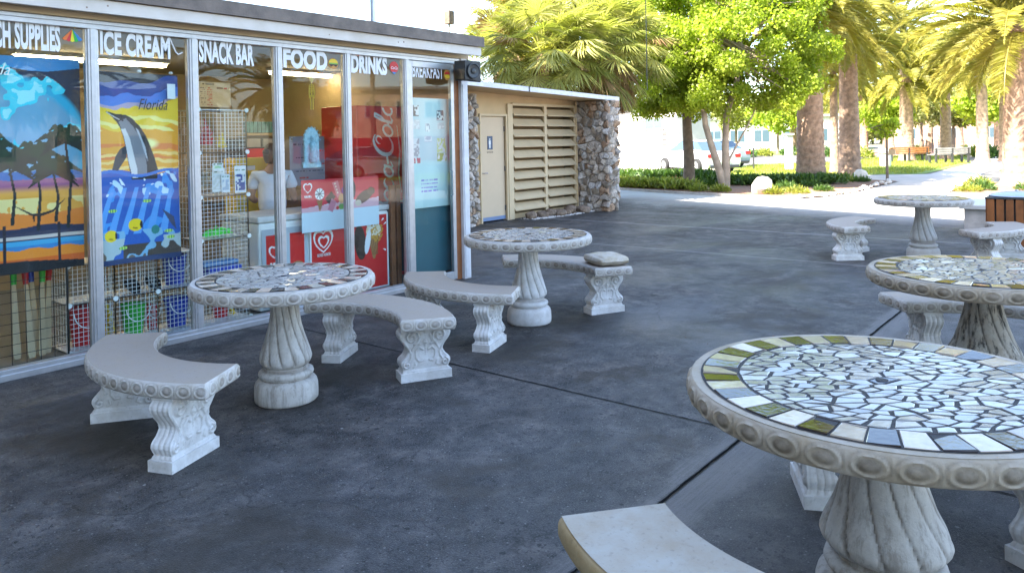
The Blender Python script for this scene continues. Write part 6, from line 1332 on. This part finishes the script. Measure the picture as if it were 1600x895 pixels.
pts = [B_(0, 0, .80), B_(0, 0, .95), B_(.0, 0, 1.12), B_(-.01, 0, 1.24), B_(.0, 0, 1.31), B_(.015, 0, 1.37)]; ed = [(0, 1), (1, 2), (2, 3), (3, 4), (4, 5)]; ra = [(.14, .11), (.125, .10), (.13, .10), (.12, .09), (.055, .055), (.05, .05)]
for s_ in (-1, 1):
    k = len(pts); pts += [B_(0, s_*.16, 1.25), B_(-.02, s_*.215, 1.03), B_(.18, s_*.20, .97), B_(.25, s_*.19, .97)]; ed += [(3, k), (k, k+1), (k+1, k+2), (k+2, k+3)]; ra += [.052, .042, .034, .027]
    for j, (df, ds) in enumerate(((.10, -.02), (.105, 0), (.10, .02), (.085, .035))): q = len(pts); pts += [B_(.25+df*.5, s_*(.19)+ds*.8, .965), B_(.25+df, s_*.19+ds, .955)]; ed += [(k+3, q), (q, q+1)]; ra += [.010, .008]
    q = len(pts); pts += [B_(.28, s_*.19-s_*.035, .965), B_(.31, s_*.19-s_*.045, .96)]; ed += [(k+3, q), (q, q+1)]; ra += [.011, .009]
    k = len(pts); pts += [B_(0, s_*.085, .76), B_(.01, s_*.095, .45), B_(-.01, s_*.10, .10), B_(.10, s_*.11, .045)]; ed += [(0, k), (k, k+1), (k+1, k+2), (k+2, k+3)]; ra += [.085, .055, .038, .032]
body = skin_body('body', pts, ed, ra, 'skin', pw)
pts = [B_(0, 0, .82), B_(0, 0, .98), B_(0, 0, 1.13), B_(-.01, 0, 1.235), B_(-.005, 0, 1.285)]; ed = [(0, 1), (1, 2), (2, 3), (3, 4)]; ra = [(.175, .135), (.160, .125), (.165, .125), (.150, .11), (.07, .065)]
for s_ in (-1, 1): k = len(pts); pts += [B_(0, s_*.165, 1.24), B_(-.015, s_*.215, 1.09)]; ed += [(3, k), (k, k+1)]; ra += [.068, .066]
skin_body('shirt', pts, ed, ra, 'shirt', pw)
pts = [B_(0, 0, .84)]; ed = []; ra = [(.165, .13)]
for s_ in (-1, 1): k = len(pts); pts += [B_(0, s_*.085, .72), B_(.0, s_*.095, .52)]; ed += [(0, k), (k, k+1)]; ra += [.10, .082]
skin_body('shorts', pts, ed, ra, 'shorts', pw)
mb = MB(); hc = Vector(B_(.03, 0, 1.455)); tf = (F_*.9+S_*.45).normalized(); ts = Vector((tf.y, -tf.x, 0)); vs = []; m_, n_ = 14, 20
for i in range(m_+1):
    t_ = PI*i/m_
    for j in range(n_):
        p_ = 2*PI*j/n_; f_, s_, z_ = math.sin(t_)*math.cos(p_), math.sin(t_)*math.sin(p_), math.cos(t_); r_ = 1.0
        if f_ > .8 and abs(s_) < .25 and -.35 < z_ < .1: r_ += .13*(1-abs(s_)/.25)       # nose
        if f_ > .7 and abs(abs(s_)-.4) < .15 and 0 <= z_ < .25: r_ -= .05                 # eye sockets
        if z_ < -.5: r_ *= .96
        v = hc+tf*f_*.092*r_+ts*s_*.072*r_+Vector((0, 0, z_*.112)); vs.append(v)
mb.add(vs, [(i*n_+j, (i+1)*n_+j, (i+1)*n_+(j+1) % n_, i*n_+(j+1) % n_) for i in range(m_) for j in range(n_)]); build('head', mb, 'skin', pw, smooth='all')
mb = MB(); vs = []
for i in range(m_+1):
    t_ = PI*.78*i/m_
    for j in range(n_):
        p_ = 2*PI*j/n_; f_, s_, z_ = math.sin(t_)*math.cos(p_), math.sin(t_)*math.sin(p_), math.cos(t_); r_ = 1.10 if (f_ < .35 or z_ > .55) else .86
        v = hc+tf*(f_*.092*r_-.006)+ts*s_*.072*r_+Vector((0, 0, z_*.112*r_+.004)); vs.append(v)
mb.add(vs, [(i*n_+j, (i+1)*n_+j, (i+1)*n_+(j+1) % n_, i*n_+(j+1) % n_) for i in range(m_) for j in range(n_)]); mb.lathe([(.001, -.035), (.035, -.01), (.035, .02), (.001, .04)], tuple(hc-tf*.11+Vector((0, 0, .03))), 12); build('hair', mb, 'hair', pw, smooth='all')
# ================================================================== ADDED SHADE BLOCK, THEN ACROSS THE STREET (mirrored in the shop glass)
e = np.array((-.274, -.962)); nb_ = np.array((-.962, .274)); p0 = np.array((-2.05, 14.3))+e*-26; H_ = 22
t = thing('tall_building', 'tall pale building behind the photographer that shades the patio', 'building', (p0[0], p0[1], 0)); a_ = Vector((*e, 0)); b_ = Vector((*nb_, 0)); c_ = Vector((*p0, 0))  # unseen block added, roof edge angled to cast the patio's shade line
mb = MB(); mb.obox(c_+a_*27+b_*7, a_, b_, 27, 7, 0, H_); build('wall', mb, 'stucco_white', t)
mb = MB(); mb.obox(c_+a_*27+b_*7, a_, b_, 27.1, 7.1, H_+.002, H_+.3); build('roof', mb, 'roofgrey', t)
for fl in range(7):
    for k in range(12):
        mb = MB(); mb.obox(c_+a_*(2.5+4.4*k)-b_*.02, a_, b_, 1.0, .03, 1.0+3*fl, 2.4+3*fl); build('window', mb, 'carglass', t)
MT['awning_red'] = plain('faded_red_paint', (.30, .03, .03), .7, .2, 1)
def dirpos(az, d): return 5.0+d*math.cos(R(az)), 5.9-d*math.sin(R(az))
def shop(label, az0, d0, az1, d1, H, mat, wins):
    A_, B2 = dirpos(az1, d1), dirpos(az0, d0); an = math.atan2(B2[1]-A_[1], B2[0]-A_[0]); LL = math.hypot(B2[0]-A_[0], B2[1]-A_[1])
    a = Vector((math.cos(an), math.sin(an), 0)); 
    return A_, an, LL
A_, an, LL = shop('', 43, 62, 56, 62, 9, '', [])
# facade must look towards the shop: put depth on the far side
house('hotel', 'beige two-storey hotel with red ground floor across the street, seen mirrored in the glass', 'hotel', dirpos(43, 62)[0], dirpos(43, 62)[1], an+PI, LL, 10, 6.5, 'stucco_pink', [(LL*f, 1.4, 4.0, 5.4) for f in (.12, .3, .5, .7, .88)], base=('awning_red', 2.2))
A_, an, LL = shop('', 62, 55, 84, 50, 6, '', [])
house('house', 'cream house across the street, seen mirrored in the left panes', 'house', dirpos(62, 55)[0], dirpos(62, 55)[1], an+PI, LL, 10, 5.0, 'stucco_white', [(LL*f, 1.6, 1.2, 2.5) for f in (.1, .3, .5, .7, .9)], roofm='wood_brown', roof_h=.8)
for i, (az, d, h) in enumerate(((66, 34, 4.4), (74, 36, 4.8), (80, 30, 4.2), (58, 40, 5.0))): x, y = dirpos(az, d); date_palm(['palm across the street mirrored left of the dolphin towel', 'tall palm across the street mirrored in the leftmost pane', 'short palm across the street mirrored in the leftmost pane', 'palm across the street mirrored beside the skeleton ornament'][i], x, y, h, .3, i % 2, i*1.3, 1.0, 'palms across the street')
x, y = dirpos(49.5, 36); t = thing('utility_pole', 'wooden utility pole across the street mirrored in the DRINKS pane', 'utility pole', (x, y, 0)); mb = MB(); mb.tube([(x, y, 0), (x, y, 6.5)], [.16, .12], 10); build('pole', mb, 'bark', t); mb = MB(); mb.obox((x, y, 0), (.7, .7, 0), (-.7, .7, 0), 1.0, .06, 5.8, 5.95); build('crossarm', mb, 'bark', t)
x, y = dirpos(50, 28); car('white car across the street mirrored in the DRINKS pane', x, y, R(0), 'carwhite')
broad_tree('street_tree', 'round street tree mirrored behind the shrine ornament', dirpos(56, 26), [([(0, 0, 0), (0, 0, 1.5), (.1, 0, 2.6)], .16, .1)], (*dirpos(56, 26), 3.0), (1.6, 1.6, 1.4), 60, 90, .16, 'leaf_date', 'bark', 12)
